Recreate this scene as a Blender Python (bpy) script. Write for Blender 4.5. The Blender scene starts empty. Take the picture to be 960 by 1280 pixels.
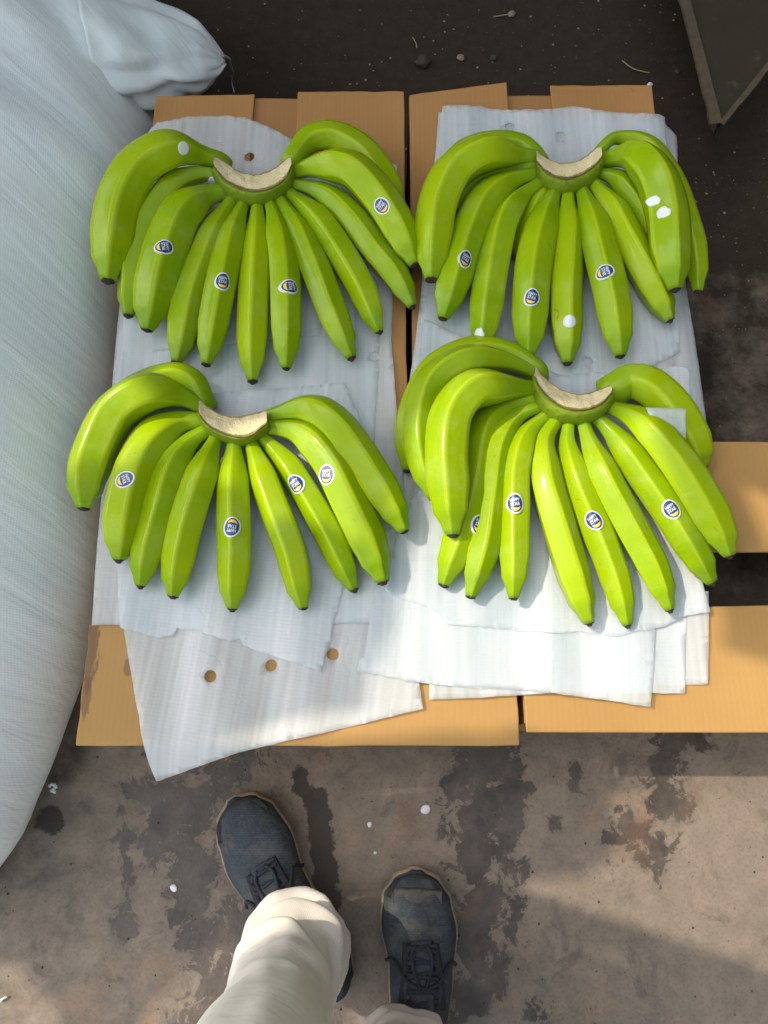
import bpy, bmesh, math, random
import numpy as np
from mathutils import Vector, Matrix, noise
from mathutils.bvhtree import BVHTree
from mathutils.geometry import delaunay_2d_cdt

random.seed(7)
S = bpy.context.scene
COL = S.collection
R = math.radians

# ------------------------------------------------------------------ camera
H = 1.15
TILT = R(18)
FPX = 1000.0
cam_d = bpy.data.cameras.new('camera')
cam = bpy.data.objects.new('camera', cam_d)
COL.objects.link(cam)
cam.location = (0, 0, H)
cam.rotation_euler = (TILT, 0, 0)
cam_d.sensor_fit = 'VERTICAL'
cam_d.sensor_height = 24
cam_d.lens = 24 * FPX / 1280
cam_d.clip_start = 0.02
cam_d.clip_end = 500
S.camera = cam
ST, CT = math.sin(TILT), math.cos(TILT)

# ------------------------------------------------------------------ light
SUN_EL = R(50)
SUN_AZ = R(163)          # direction towards the sun, counter-clockwise from +X
SUN = Vector((math.cos(SUN_EL) * math.cos(SUN_AZ), math.cos(SUN_EL) * math.sin(SUN_AZ), math.sin(SUN_EL)))
W = bpy.data.worlds.new('World')
S.world = W
W.use_nodes = True
wn = W.node_tree
bg = wn.nodes['Background']
sky = wn.nodes.new('ShaderNodeTexSky')
sky.sky_type = 'NISHITA'
sky.sun_disc = False
sky.sun_elevation = SUN_EL
sky.sun_rotation = math.pi / 2 - SUN_AZ
sky.dust_density = 3.0
hz = wn.nodes.new('ShaderNodeHueSaturation')      # a hazy, whitish sky
hz.inputs['Saturation'].default_value = 0.42
hz.inputs['Hue'].default_value = 0.47
wn.links.new(sky.outputs[0], hz.inputs['Color'])
wn.links.new(hz.outputs[0], bg.inputs[0])
bg.inputs[1].default_value = 0.15
sl = bpy.data.lights.new('sun', 'SUN')
sl.energy = 1.55
sl.angle = R(0.5)
sl.color = (1.0, 0.87, 0.68)
so = bpy.data.objects.new('sun', sl)
COL.objects.link(so)
so.rotation_euler = SUN.to_track_quat('Z', 'Y').to_euler()
S.view_settings.view_transform = 'Standard'
S.view_settings.look = 'None'
S.view_settings.gamma = 1
S.view_settings.exposure = 1.38

# ------------------------------------------------------------------ helpers
def depth(v, z):
    return (H - z) / (CT + (v - 640) / FPX * ST)

def P(u, v, z=0.0):
    """photo position at a known height -> place in the world (metres)"""
    a = (u - 480) / FPX
    b = (v - 640) / FPX
    t = depth(v, z)
    return Vector((a * t, (ST - b * CT) * t, z))

def tag(o, label, cat, group=None):
    o['label'] = label
    o['category'] = cat
    if group:
        o['group'] = group
    return o

def mesh_obj(name, verts, faces, mats, parent=None, smooth=True, midx=None):
    me = bpy.data.meshes.new(name)
    me.from_pydata([tuple(v) for v in verts], [], faces)
    for m in (mats if isinstance(mats, (list, tuple)) else [mats]):
        me.materials.append(m)
    if smooth:
        me.polygons.foreach_set('use_smooth', [True] * len(me.polygons))
    if midx is not None:
        me.polygons.foreach_set('material_index', midx)
    me.update()
    o = bpy.data.objects.new(name, me)
    COL.objects.link(o)
    if parent is not None:
        o.parent = parent
        o.matrix_parent_inverse = Matrix.Translation(-parent.location)
    return o

def empty(name, loc):
    o = bpy.data.objects.new(name, None)
    o.empty_display_size = 0.05
    COL.objects.link(o)
    o.location = loc
    return o

def fix_normals(o):
    bm = bmesh.new(); bm.from_mesh(o.data)
    bmesh.ops.recalc_face_normals(bm, faces=bm.faces)
    bm.to_mesh(o.data); bm.free()
    return o

def catmull(pts, n):
    """even resampling of a smooth curve through pts"""
    pts = [Vector(p) for p in pts]
    q = [2 * pts[0] - pts[1]] + pts + [2 * pts[-1] - pts[-2]]
    out = []
    for i in range(1, len(q) - 2):
        p0, p1, p2, p3 = q[i - 1:i + 3]
        for k in range(14):
            t = k / 14
            out.append(0.5 * ((2 * p1) + (p2 - p0) * t + (2 * p0 - 5 * p1 + 4 * p2 - p3) * t * t
                              + (3 * p1 - p0 - 3 * p2 + p3) * t ** 3))
    out.append(pts[-1])
    d = [0.0]
    for a, b in zip(out, out[1:]):
        d.append(d[-1] + (b - a).length)
    res = []
    j = 0
    for k in range(n):
        s = d[-1] * k / (n - 1)
        while j < len(d) - 2 and d[j + 1] < s:
            j += 1
        f = (s - d[j]) / max(1e-9, d[j + 1] - d[j])
        res.append(out[j].lerp(out[j + 1], min(1, max(0, f))))
    return res

def interp(x, xs, ys):
    return float(np.interp(x, xs, ys))

def smooth_interp(x, xs, ys):
    if x <= xs[0]:
        return ys[0]
    for i in range(len(xs) - 1):
        if x <= xs[i + 1]:
            t = (x - xs[i]) / (xs[i + 1] - xs[i])
            t = t * t * (3 - 2 * t)
            return ys[i] + (ys[i + 1] - ys[i]) * t
    return ys[-1]

def tube(pts, rad, sides=8, caps=True):
    """verts and faces of a tube along pts; rad is a number or a list"""
    V, F = [], []
    n = len(pts)
    up = Vector((0, 0, 1))
    for i, p in enumerate(pts):
        T = (pts[min(i + 1, n - 1)] - pts[max(i - 1, 0)]).normalized()
        s = T.cross(up)
        if s.length < 1e-3:
            s = T.cross(Vector((0, 1, 0)))
        s.normalize()
        b = s.cross(T)
        r = rad[i] if isinstance(rad, (list, tuple)) else rad
        for k in range(sides):
            a = 2 * math.pi * k / sides
            V.append(p + s * (r * math.cos(a)) + b * (r * math.sin(a)))
    for i in range(n - 1):
        for k in range(sides):
            k2 = (k + 1) % sides
            F.append((i * sides + k, i * sides + k2, (i + 1) * sides + k2, (i + 1) * sides + k))
    if caps:
        F.append(tuple(range(sides))[::-1])
        F.append(tuple((n - 1) * sides + k for k in range(sides)))
    return V, F

ZTOP = 0.200
# ------------------------------------------------------------------ materials
class NT:
    def __init__(self, name):
        self.m = bpy.data.materials.new(name)
        self.m.use_nodes = True
        self.t = self.m.node_tree
        self.b = self.t.nodes['Principled BSDF']
        self.out = self.t.nodes['Material Output']
    def n(self, typ, **kw):
        x = self.t.nodes.new(typ)
        for k, v in kw.items():
            if k.startswith('i_'):
                x.inputs[k[2:].replace('_', ' ')].default_value = v
            else:
                setattr(x, k, v)
        return x
    def l(self, a, b):
        self.t.links.new(a, b)
    def noise(self, vec, scale, detail=4, rough=0.55, dist=0.0):
        x = self.n('ShaderNodeTexNoise')
        x.inputs['Scale'].default_value = scale
        x.inputs['Detail'].default_value = detail
        x.inputs['Roughness'].default_value = rough
        x.inputs['Distortion'].default_value = dist
        if vec is not None:
            self.l(vec, x.inputs['Vector'])
        return x.outputs['Fac']
    def ramp(self, fac, stops, interp='LINEAR'):
        x = self.n('ShaderNodeValToRGB')
        x.color_ramp.interpolation = interp
        els = x.color_ramp.elements
        while len(els) < len(stops):
            els.new(0.5)
        for e, (p, c) in zip(els, stops):
            e.position = p
            e.color = (*c, 1) if len(c) == 3 else c
        self.l(fac, x.inputs[0])
        return x.outputs[0]
    def mix(self, fac, a, b, mode='MIX'):
        x = self.n('ShaderNodeMix', data_type='RGBA', blend_type=mode)
        for s, val in ((x.inputs[0], fac), (x.inputs[6], a), (x.inputs[7], b)):
            if isinstance(val, bpy.types.NodeSocket):
                self.l(val, s)
            elif isinstance(val, (int, float)):
                s.default_value = val
            else:
                s.default_value = (*val, 1)
        return x.outputs[2]
    def math(self, op, a, b=None, c=None, clamp=False):
        x = self.n('ShaderNodeMath', operation=op)
        x.use_clamp = clamp
        for i, val in enumerate((a, b, c)):
            if val is None:
                continue
            if isinstance(val, bpy.types.NodeSocket):
                self.l(val, x.inputs[i])
            else:
                x.inputs[i].default_value = val
        return x.outputs[0]
    def attr(self, name):
        return self.n('ShaderNodeAttribute', attribute_name=name).outputs['Fac']
    def obj(self):
        return self.n('ShaderNodeTexCoord').outputs['Object']
    def uv(self):
        return self.n('ShaderNodeTexCoord').outputs['UV']
    def scale(self, vec, s, rot=(0, 0, 0)):
        x = self.n('ShaderNodeMapping')
        x.inputs['Scale'].default_value = s
        x.inputs['Rotation'].default_value = rot
        self.l(vec, x.inputs[0])
        return x.outputs[0]
    def bump(self, h, strength, dist, prev=None):
        x = self.n('ShaderNodeBump')
        x.inputs['Strength'].default_value = strength
        x.inputs['Distance'].default_value = dist
        self.l(h, x.inputs['Height'])
        if prev is not None:
            self.l(prev, x.inputs['Normal'])
        return x.outputs[0]
    def set(self, **kw):
        for k, v in kw.items():
            s = self.b.inputs[k.replace('_', ' ')]
            if isinstance(v, bpy.types.NodeSocket):
                self.l(v, s)
            elif isinstance(v, (tuple, list)) and len(v) == 3 and s.type == 'RGBA':
                s.default_value = (*v, 1)
            else:
                s.default_value = v
        return self

def simple(name, col, rough=0.6, var=0.15, scale=60, bump=0.0):
    m = NT(name)
    o = m.obj()
    nf = m.noise(o, scale, 4)
    c = m.mix(nf, tuple(x * (1 - var) for x in col), tuple(min(1, x * (1 + var)) for x in col))
    m.set(Base_Color=c, Roughness=rough)
    if bump:
        m.set(Normal=m.bump(nf, bump, 0.002))
    return m.m

def mat_banana():
    m = NT('green_banana_skin')
    o = m.obj()
    rd = m.n('ShaderNodeObjectInfo').outputs['Random']
    t = m.attr('along')
    rg = m.attr('ridge')
    base = m.mix(rd, (0.190, 0.315, 0.001), (0.295, 0.42, 0.001))
    big = m.ramp(m.noise(o, 22, 3), [(0.35, (0, 0, 0)), (0.7, (1, 1, 1))])
    base = m.mix(m.math('MULTIPLY', big, 0.5), base, (0.32, 0.42, 0.003))
    # long soft streaks along the ridges
    base = m.mix(m.math('MULTIPLY', m.math('POWER', rg, 4.0), 0.60), base, (0.42, 0.52, 0.015))
    ends = m.ramp(t, [(0.0, (1, 1, 1)), (0.10, (0.8, 0.8, 0.8)), (0.26, (0, 0, 0)), (0.86, (0, 0, 0)), (0.99, (1, 1, 1))])
    base = m.mix(m.math('MULTIPLY', ends, 0.55), base, (0.12, 0.25, 0.008))
    # small brown scuffs and speckles
    sp = m.ramp(m.noise(o, 420, 2, 0.5), [(0.70, (0, 0, 0)), (0.76, (1, 1, 1))])
    base = m.mix(m.math('MULTIPLY', sp, 0.35), base, (0.10, 0.13, 0.02))
    sc = m.ramp(m.noise(o, 60, 6, 0.75, 1.2), [(0.64, (0, 0, 0)), (0.68, (1, 1, 1))])
    base = m.mix(m.math('MULTIPLY', sc, 0.55), base, (0.12, 0.12, 0.02))
    dust = m.ramp(m.noise(o, 26, 5, 0.65, 0.4), [(0.50, (0, 0, 0)), (0.72, (1, 1, 1))])
    base = m.mix(m.math('MULTIPLY', dust, 0.16), base, (0.42, 0.50, 0.20))
    rgh = m.math('MULTIPLY_ADD', m.noise(o, 55, 4), 0.30, 0.20)
    m.set(Base_Color=base, Roughness=rgh, Specular_IOR_Level=0.08, Normal=m.bump(m.noise(o, 180, 3), 0.10, 0.002))
    m.set(Subsurface_Weight=0.0, Subsurface_Scale=0.003, Coat_Weight=0.35, Coat_Roughness=0.15, Coat_IOR=1.38)
    m.b.inputs['Subsurface Radius'].default_value = (0.6, 1.0, 0.2)
    return m.m

def mat_foam():
    m = NT('white_foam_sheet')
    uv = m.uv()
    st = m.noise(m.scale(uv, (1.0, 0.10, 1)), 24, 1.5, 0.4)
    st2 = m.noise(m.scale(uv, (1.0, 0.03, 1)), 120, 2, 0.5)
    w = m.n('ShaderNodeTexWave', wave_type='BANDS', bands_direction='Y')
    w.inputs['Scale'].default_value = 75
    w.inputs['Distortion'].default_value = 1.5
    w.inputs['Detail'].default_value = 2
    m.l(uv, w.inputs['Vector'])
    cells = m.n('ShaderNodeTexVoronoi'); cells.inputs['Scale'].default_value = 520
    m.l(uv, cells.inputs['Vector'])
    c = m.mix(m.ramp(st, [(0.3, (0, 0, 0)), (0.7, (1, 1, 1))]), (0.72, 0.79, 0.80), (0.82, 0.84, 0.84))
    c = m.mix(m.math('MULTIPLY', w.outputs['Fac'], 0.10), c, (0.58, 0.63, 0.70))
    m.set(Base_Color=c, Roughness=0.38, Specular_IOR_Level=0.4)
    cr = m.n('ShaderNodeTexVoronoi', feature='DISTANCE_TO_EDGE'); cr.inputs['Scale'].default_value = 9
    m.l(m.n('ShaderNodeVectorMath', operation='ADD').outputs[0], cr.inputs['Vector'])
    va = cr.inputs['Vector'].links[0].from_node
    nz = m.n('ShaderNodeTexNoise'); nz.inputs['Scale'].default_value = 14; m.l(uv, nz.inputs['Vector'])
    m.l(uv, va.inputs[0]); m.l(m.scale(nz.outputs['Color'], (0.12, 0.12, 0)), va.inputs[1])
    crs = m.ramp(cr.outputs['Distance'], [(0.0, (0, 0, 0)), (0.03, (1, 1, 1))])
    n0 = m.bump(crs, 0.18, 0.002)
    n1 = m.bump(st, 0.4, 0.008, n0)
    n2 = m.bump(w.outputs['Fac'], 0.25, 0.0006, n1)
    n3 = m.bump(cells.outputs['Distance'], 0.25, 0.0004, n2)
    m.set(Normal=n3)
    tr = m.n('ShaderNodeBsdfTransparent'); tr.inputs[0].default_value = (0.97, 0.98, 1, 1)
    tl = m.n('ShaderNodeBsdfTranslucent'); m.l(c, tl.inputs[0])
    m1 = m.n('ShaderNodeMixShader'); m1.inputs[0].default_value = 0.22
    m.l(m.b.outputs[0], m1.inputs[1]); m.l(tl.outputs[0], m1.inputs[2])
    m2 = m.n('ShaderNodeMixShader')
    al = m.math('MULTIPLY_ADD', st2, 0.40, m.math('MULTIPLY_ADD', st, -0.50, 0.56), clamp=True)
    m.l(al, m2.inputs[0]); m.l(m1.outputs[0], m2.inputs[1]); m.l(tr.outputs[0], m2.inputs[2])
    m.l(m2.outputs[0], m.out.inputs[0])
    return m.m

def mat_card(name, c1, c2):
    m = NT(name)
    o = m.obj()
    big = m.noise(o, 5, 4)
    c = m.mix(m.ramp(big, [(0.3, (0, 0, 0)), (0.7, (1, 1, 1))]), c1, c2)
    fib = m.noise(m.scale(o, (1, 8, 1)), 90, 4, 0.7)
    c = m.mix(m.math('MULTIPLY', fib, 0.22), c, tuple(x * 0.6 for x in c1))
    st = m.ramp(m.noise(o, 14, 6, 0.7, 0.6), [(0.66, (0, 0, 0)), (0.70, (1, 1, 1))])
    c = m.mix(m.math('MULTIPLY', st, 0.28), c, (0.13, 0.07, 0.03))
    wv = m.n('ShaderNodeTexWave', wave_type='BANDS', bands_direction='X')
    wv.inputs['Scale'].default_value = 45
    wv.inputs['Distortion'].default_value = 0.4
    m.l(o, wv.inputs['Vector'])
    c = m.mix(m.math('MULTIPLY', wv.outputs['Fac'], 0.07), c, tuple(x * 0.6 for x in c1))
    # scrapes and a damp spot at the lower left carton's left edge
    for (u, v, ru, rv, nz, col) in ((113, 812, 12, 48, 1.6, (0.10, 0.055, 0.03)), (160, 834, 7, 13, 0.5, (0.17, 0.085, 0.03)), (108, 870, 7, 25, 1.5, (0.13, 0.07, 0.035))):
        q = P(u, v, ZTOP)
        k = depth(v, ZTOP) / FPX
        mp = m.n('ShaderNodeMapping', vector_type='TEXTURE')
        mp.inputs['Location'].default_value = q
        mp.inputs['Scale'].default_value = (ru * k, rv * k, 0.02)
        m.l(o, mp.inputs[0])
        ln = m.n('ShaderNodeVectorMath', operation='LENGTH'); m.l(mp.outputs[0], ln.inputs[0])
        f = m.math('ADD', ln.outputs['Value'], m.math('MULTIPLY_ADD', m.noise(m.scale(o, (1, .3, 1)), 120, 4, 0.7), nz * 1.6, -nz * .8))
        c = m.mix(m.math('MULTIPLY', m.ramp(f, [(0.75, (1, 1, 1)), (1.0, (0, 0, 0))]), 0.7), c, col)
    m.set(Base_Color=c, Roughness=0.75, Normal=m.bump(wv.outputs['Fac'], 0.12, 0.0006, m.bump(big, 0.3, 0.004)))
    return m.m

def mat_sack():
    m = NT('white_woven_sack')
    uv = m.uv()
    o = m.obj()
    w1 = m.n('ShaderNodeTexWave', bands_direction='X'); w1.inputs['Scale'].default_value = 130; w1.inputs['Distortion'].default_value = 0.6
    w2 = m.n('ShaderNodeTexWave', bands_direction='Y'); w2.inputs['Scale'].default_value = 110; w2.inputs['Distortion'].default_value = 0.6
    m.l(o, w1.inputs['Vector']); m.l(o, w2.inputs['Vector'])
    wv = m.math('MAXIMUM', w1.outputs['Fac'], w2.outputs['Fac'])
    rot = m.scale(m.scale(o, (1, 1, 1), (0, 0, R(35))), (1, 6, 1))
    cre = m.noise(rot, 5, 3, 0.5, 0.5)
    st = m.noise(m.scale(m.scale(o, (1, 1, 1), (0, 0, R(35))), (1, 12, 1)), 22, 4, 0.7)
    c = m.mix(m.ramp(cre, [(0.35, (0, 0, 0)), (0.65, (1, 1, 1))]), (0.72, 0.79, 0.80), (0.80, 0.85, 0.85))
    c = m.mix(m.math('MULTIPLY', m.ramp(st, [(0.5, (0, 0, 0)), (0.8, (1, 1, 1))]), 0.12), c, (0.84, 0.90, 0.92))
    d = m.ramp(m.noise(o, 7, 6, 0.7), [(0.60, (0, 0, 0)), (0.75, (1, 1, 1))])
    c = m.mix(m.math('MULTIPLY', d, 0.25), c, (0.36, 0.38, 0.36))
    c = m.mix(m.math('MULTIPLY', wv, 0.22), c, (0.55, 0.63, 0.66))
    m.set(Base_Color=c, Roughness=0.5, Specular_IOR_Level=0.35)
    n1 = m.bump(cre, 0.3, 0.012)
    n2 = m.bump(m.noise(o, 38, 3, 0.5), 0.15, 0.003, n1)
    m.set(Normal=m.bump(wv, 0.2, 0.0005, n2))
    return m.m

def mat_ground():
    m = NT('dirty_concrete_ground')
    o = m.obj()
    b1 = m.noise(o, 3.2, 6, 0.62)
    b2 = m.noise(o, 28, 6, 0.65, 0.3)
    b3 = m.noise(o, 240, 3, 0.6)
    c = m.mix(m.ramp(b1, [(0.34, (0, 0, 0)), (0.66, (1, 1, 1))]), (0.120, 0.100, 0.080), (0.190, 0.155, 0.122))
    c = m.mix(m.ramp(b2, [(0.38, (0, 0, 0)), (0.68, (1, 1, 1))]), c, (0.225, 0.18, 0.14))
    # warm worn patches
    c = m.mix(m.math('MULTIPLY', m.ramp(m.noise(o, 9, 5, 0.7, 0.5), [(0.58, (0, 0, 0)), (0.68, (1, 1, 1))]), 0.45), c, (0.27, 0.17, 0.10))
    c = m.mix(m.math('MULTIPLY', m.ramp(m.noise(o, 17, 6, 0.75, 0.7), [(0.55, (0, 0, 0)), (0.66, (1, 1, 1))]), 0.5), c, (0.07, 0.06, 0.052))
    c = m.mix(m.math('MULTIPLY', m.ramp(b3, [(0.38, (1, 1, 1)), (0.50, (0, 0, 0))]), 0.22), c, (0.06, 0.05, 0.042))
    # soil and grime beyond the cartons; the dark tone also carries the shade there
    soil = m.attr('soil')
    sm = m.ramp(m.math('ADD', soil, m.math('MULTIPLY_ADD', m.noise(o, 11, 6, 0.7), 0.8, -0.4)), [(0.35, (0, 0, 0)), (0.65, (1, 1, 1))])
    sc = m.mix(m.noise(o, 40, 6, 0.75), (0.020, 0.014, 0.010), (0.054, 0.041, 0.029))
    fleck = m.ramp(m.noise(o, 330, 2, 0.5), [(0.68, (0, 0, 0)), (0.74, (1, 1, 1))])
    sc = m.mix(m.math('MULTIPLY', fleck, 0.4), sc, (0.16, 0.14, 0.11))
    c = m.mix(sm, c, sc)
    # wet stains with ragged, island-like outlines
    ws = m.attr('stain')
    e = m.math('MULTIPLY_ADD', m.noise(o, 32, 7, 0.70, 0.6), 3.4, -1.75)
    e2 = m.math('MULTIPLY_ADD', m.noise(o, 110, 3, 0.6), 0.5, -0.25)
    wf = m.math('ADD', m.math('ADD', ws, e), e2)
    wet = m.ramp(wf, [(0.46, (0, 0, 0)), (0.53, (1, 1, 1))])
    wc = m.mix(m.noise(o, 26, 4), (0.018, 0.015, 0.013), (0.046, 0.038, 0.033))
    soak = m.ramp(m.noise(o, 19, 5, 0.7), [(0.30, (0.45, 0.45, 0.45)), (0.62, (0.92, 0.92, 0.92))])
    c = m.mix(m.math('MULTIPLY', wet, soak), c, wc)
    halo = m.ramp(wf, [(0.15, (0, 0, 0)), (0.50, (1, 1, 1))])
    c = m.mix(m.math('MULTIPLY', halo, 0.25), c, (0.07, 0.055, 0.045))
    # solid damp patches, and a painted leg shadow beside the left shoe
    dp = m.attr('damp_shadow')
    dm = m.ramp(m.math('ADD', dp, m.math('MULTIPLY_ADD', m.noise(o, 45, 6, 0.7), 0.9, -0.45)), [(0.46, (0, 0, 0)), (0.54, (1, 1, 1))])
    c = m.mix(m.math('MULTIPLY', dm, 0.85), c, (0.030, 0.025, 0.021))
    rs = m.attr('rust')
    rm = m.ramp(m.math('ADD', rs, m.math('MULTIPLY_ADD', m.noise(o, 50, 6, 0.75), 2.2, -1.2)), [(0.45, (0, 0, 0)), (0.75, (1, 1, 1))])
    c = m.mix(m.math('MULTIPLY', rm, 0.40), c, (0.14, 0.075, 0.045))
    rgh = m.mix(wet, (0.80, 0.80, 0.80), (0.42, 0.42, 0.42))
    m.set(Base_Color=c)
    spc = m.mix(sm, (0.3, 0.3, 0.3), (0.08, 0.08, 0.08)); m.l(spc, m.b.inputs['Specular IOR Level'])
    m.l(rgh, m.b.inputs['Roughness'])
    n1 = m.bump(b2, 0.35, 0.005)
    n2 = m.bump(b3, 0.35, 0.0012, n1)
    m.set(Normal=n2)
    return m.m

M_ban = mat_banana()
M_tip = simple('dark_banana_tip', (0.030, 0.022, 0.016), 0.85, 0.5, 400, 0.6)
M_foam = mat_foam()
M_card = mat_card('brown_cardboard', (0.34, 0.165, 0.048), (0.42, 0.215, 0.068))
M_card_lit = mat_card('sunlit_cardboard', (0.36, 0.20, 0.055), (0.43, 0.245, 0.075))  # same cardboard, with the warm sunlight put into its colour
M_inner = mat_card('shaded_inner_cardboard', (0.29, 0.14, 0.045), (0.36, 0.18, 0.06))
M_sack = mat_sack()
M_ground = mat_ground()
M_white = simple('white_sticker', (0.66, 0.70, 0.68), 0.4, 0.08, 300)
M_navy = simple('navy_print', (0.012, 0.035, 0.16), 0.35, 0.1)
M_yel = simple('yellow_print', (0.85, 0.55, 0.06), 0.4, 0.08)

def mat_cut():
    m = NT('cream_cut_crown')
    o = m.obj()
    c = m.mix(m.noise(o, 90, 5, 0.7), (0.58, 0.47, 0.24), (0.86, 0.76, 0.47))
    sp = m.ramp(m.noise(o, 260, 3, 0.6), [(0.62, (0, 0, 0)), (0.70, (1, 1, 1))])
    c = m.mix(m.math('MULTIPLY', sp, 0.5), c, (0.34, 0.19, 0.08))
    e = m.attr('edge')
    c = m.mix(m.math('MULTIPLY', m.math('POWER', e, 4.0), 0.55), c, (0.50, 0.50, 0.12))
    c = m.mix(m.ramp(m.math('MULTIPLY_ADD', m.noise(o, 120, 4, 0.7), 0.35, e), [(0.0, (0, 0, 0)), (0.98, (0, 0, 0)), (1.0, (1, 1, 1))]), c, (0.30, 0.22, 0.08))
    m.set(Base_Color=c, Roughness=0.7, Normal=m.bump(m.noise(o, 160, 5, 0.7), 0.9, 0.003))
    return m.m
M_cut = mat_cut()

def mat_crown():
    m = NT('green_crown_skin')
    o = m.obj()
    c = m.mix(m.noise(o, 60, 5, 0.65), (0.10, 0.17, 0.006), (0.22, 0.30, 0.010))
    sp = m.ramp(m.noise(o, 70, 6, 0.75), [(0.54, (0, 0, 0)), (0.68, (1, 1, 1))])
    c = m.mix(m.math('MULTIPLY', sp, 0.6), c, (0.09, 0.06, 0.02))
    m.set(Base_Color=c, Roughness=0.5, Normal=m.bump(m.noise(o, 120, 5), 0.8, 0.003), Specular_IOR_Level=0.25)
    return m.m
M_crown = mat_crown()

# ------------------------------------------------------------------ ground
ZT = 0.200      # carton top height

def seg_d(px, py, a, b):
    ax, ay = a; bx, by = b
    dx, dy = bx - ax, by - ay
    t = np.clip(((px - ax) * dx + (py - ay) * dy) / (dx * dx + dy * dy + 1e-12), 0, 1)
    return np.hypot(px - ax - t * dx, py - ay - t * dy)

def field(X, Y, blobs):
    """1 well inside a blob, 0.5 at its outline, falling to -1 outside"""
    out = np.full(X.shape, -1.0)
    for pts, r in blobs:
        w = [P(u, v, 0) for (u, v) in pts]
        rr = r * depth(pts[0][1], 0) / FPX
        if len(w) == 1:
            d = np.hypot(X - w[0].x, Y - w[0].y)
        else:
            d = np.full(X.shape, 1e9)
            for a, b in zip(w, w[1:]):
                d = np.minimum(d, seg_d(X, Y, (a.x, a.y), (b.x, b.y)))
        out = np.maximum(out, np.clip(0.5 + (rr - d) / (rr * 1.6 + 0.012), -1, 1))
    return out

def build_ground():
    def axis(lo, hi, step, far):
        core = list(np.arange(lo, hi + 1e-6, step))
        ext, s, x = [], step, hi
        while x < far:
            s *= 1.5; x += s; ext.append(x)
        ext2, s, x = [], step, lo
        while x > -far:
            s *= 1.5; x -= s; ext2.append(x)
        return np.array(ext2[::-1] + core + ext)
    xs = axis(-0.75, 0.75, 0.006, 60)
    ys = axis(-0.45, 1.55, 0.006, 60)
    X, Y = np.meshgrid(xs, ys)
    nx, ny = len(xs), len(ys)
    Z = np.zeros_like(X)
    V = np.stack([X.ravel(), Y.ravel(), Z.ravel()], 1)
    idx = np.arange(nx * ny).reshape(ny, nx)
    F = np.stack([idx[:-1, :-1], idx[:-1, 1:], idx[1:, 1:], idx[1:, :-1]], -1).reshape(-1, 4)
    me = bpy.data.meshes.new('ground')
    me.from_pydata(V.tolist(), [], F.tolist())
    me.materials.append(M_ground)
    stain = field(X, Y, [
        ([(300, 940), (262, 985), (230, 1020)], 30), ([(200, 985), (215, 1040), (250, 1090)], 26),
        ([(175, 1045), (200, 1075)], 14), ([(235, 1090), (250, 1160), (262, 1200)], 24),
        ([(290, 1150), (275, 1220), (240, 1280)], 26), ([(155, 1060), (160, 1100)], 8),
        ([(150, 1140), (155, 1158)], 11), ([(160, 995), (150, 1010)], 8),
        ([(605, 930), (600, 1000), (600, 1060)], 34), ([(640, 960), (640, 1010), (622, 1070)], 16),
        ([(590, 1070), (610, 1130), (590, 1200)], 24), ([(640, 1160), (612, 1230), (590, 1290)], 12),
        ([(655, 1080), (660, 1095)], 6), ([(650, 1130), (640, 1180)], 8),
        ([(845, 925), (830, 960), (825, 1005)], 18), ([(865, 920), (875, 930)], 12),
        ([(790, 1035), (800, 1070)], 20), ([(830, 1045), (820, 1070)], 14), ([(858, 1008), (850, 1018)], 9),
        ([(722, 965), (716, 985)], 6), ([(690, 1020), (693, 1030)], 6), ([(668, 1270), (680, 1275)], 12),
        ([(590, 1120), (592, 1220), (575, 1290)], 18), ([(762, 1048)], 8),
        ([(770, 990), (790, 1040)], -6)])
    damp_shadow = field(X, Y, [([(61, 1024), (64, 1028)], 17), ([(374, 968), (376, 985)], 10), ([(395, 1000), (410, 1120), (400, 1180)], 16)])  # the last blob paints the shadow cast by the left leg
    rust = field(X, Y, [([(880, 375), (895, 400)], 18), ([(800, 1030), (800, 1060)], 26), ([(510, 1010), (515, 1050)], 18), ([(560, 1170), (600, 1120)], 12), ([(870, 990), (860, 1010)], 14)])
    # soil: beyond the cartons, and in the strip beside the right-hand upper carton
    soil = np.clip((Y - 0.05) / 0.45, -0.4, 1.3)
    soil = np.maximum(soil, np.clip((-X - 0.30) / 0.3 - (0.0 - Y) * 2.5, -1, 0.45))
    side = np.clip((X - 0.34) / 0.1, 0, 1) * np.clip((1.10 - Y) / 0.35, 0, 1)
    soil = soil * (1 - side) + np.minimum(soil, 0.58) * side
    for nm, arr in (('stain', stain), ('damp_shadow', damp_shadow), ('rust', rust), ('soil', soil)):
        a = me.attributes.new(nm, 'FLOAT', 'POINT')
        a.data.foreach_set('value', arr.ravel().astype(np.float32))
    o = bpy.data.objects.new('ground', me)
    COL.objects.link(o)
    o['kind'] = 'structure'
    return o
build_ground()

# ------------------------------------------------------------------ cartons
def prism(name, poly, z0, z1, mat, parent, bev=0.0, sag=None):
    """solid board: poly = list of (x,y) counter-clockwise, z0..z1; sag = per-corner lift"""
    n = len(poly)
    sag = sag or [0] * n
    V = [(p[0], p[1], z0 + s) for p, s in zip(poly, sag)] + [(p[0], p[1], z1 + s) for p, s in zip(poly, sag)]
    F = [tuple(range(n))[::-1], tuple(range(n, 2 * n))] + [(i, (i + 1) % n, n + (i + 1) % n, n + i) for i in range(n)]
    o = mesh_obj(name, V, F, mat, parent, smooth=False)
    if bev:
        b = o.modifiers.new('bevel', 'BEVEL'); b.width = bev; b.segments = 2; b.limit_method = 'ANGLE'
    return o

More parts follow.
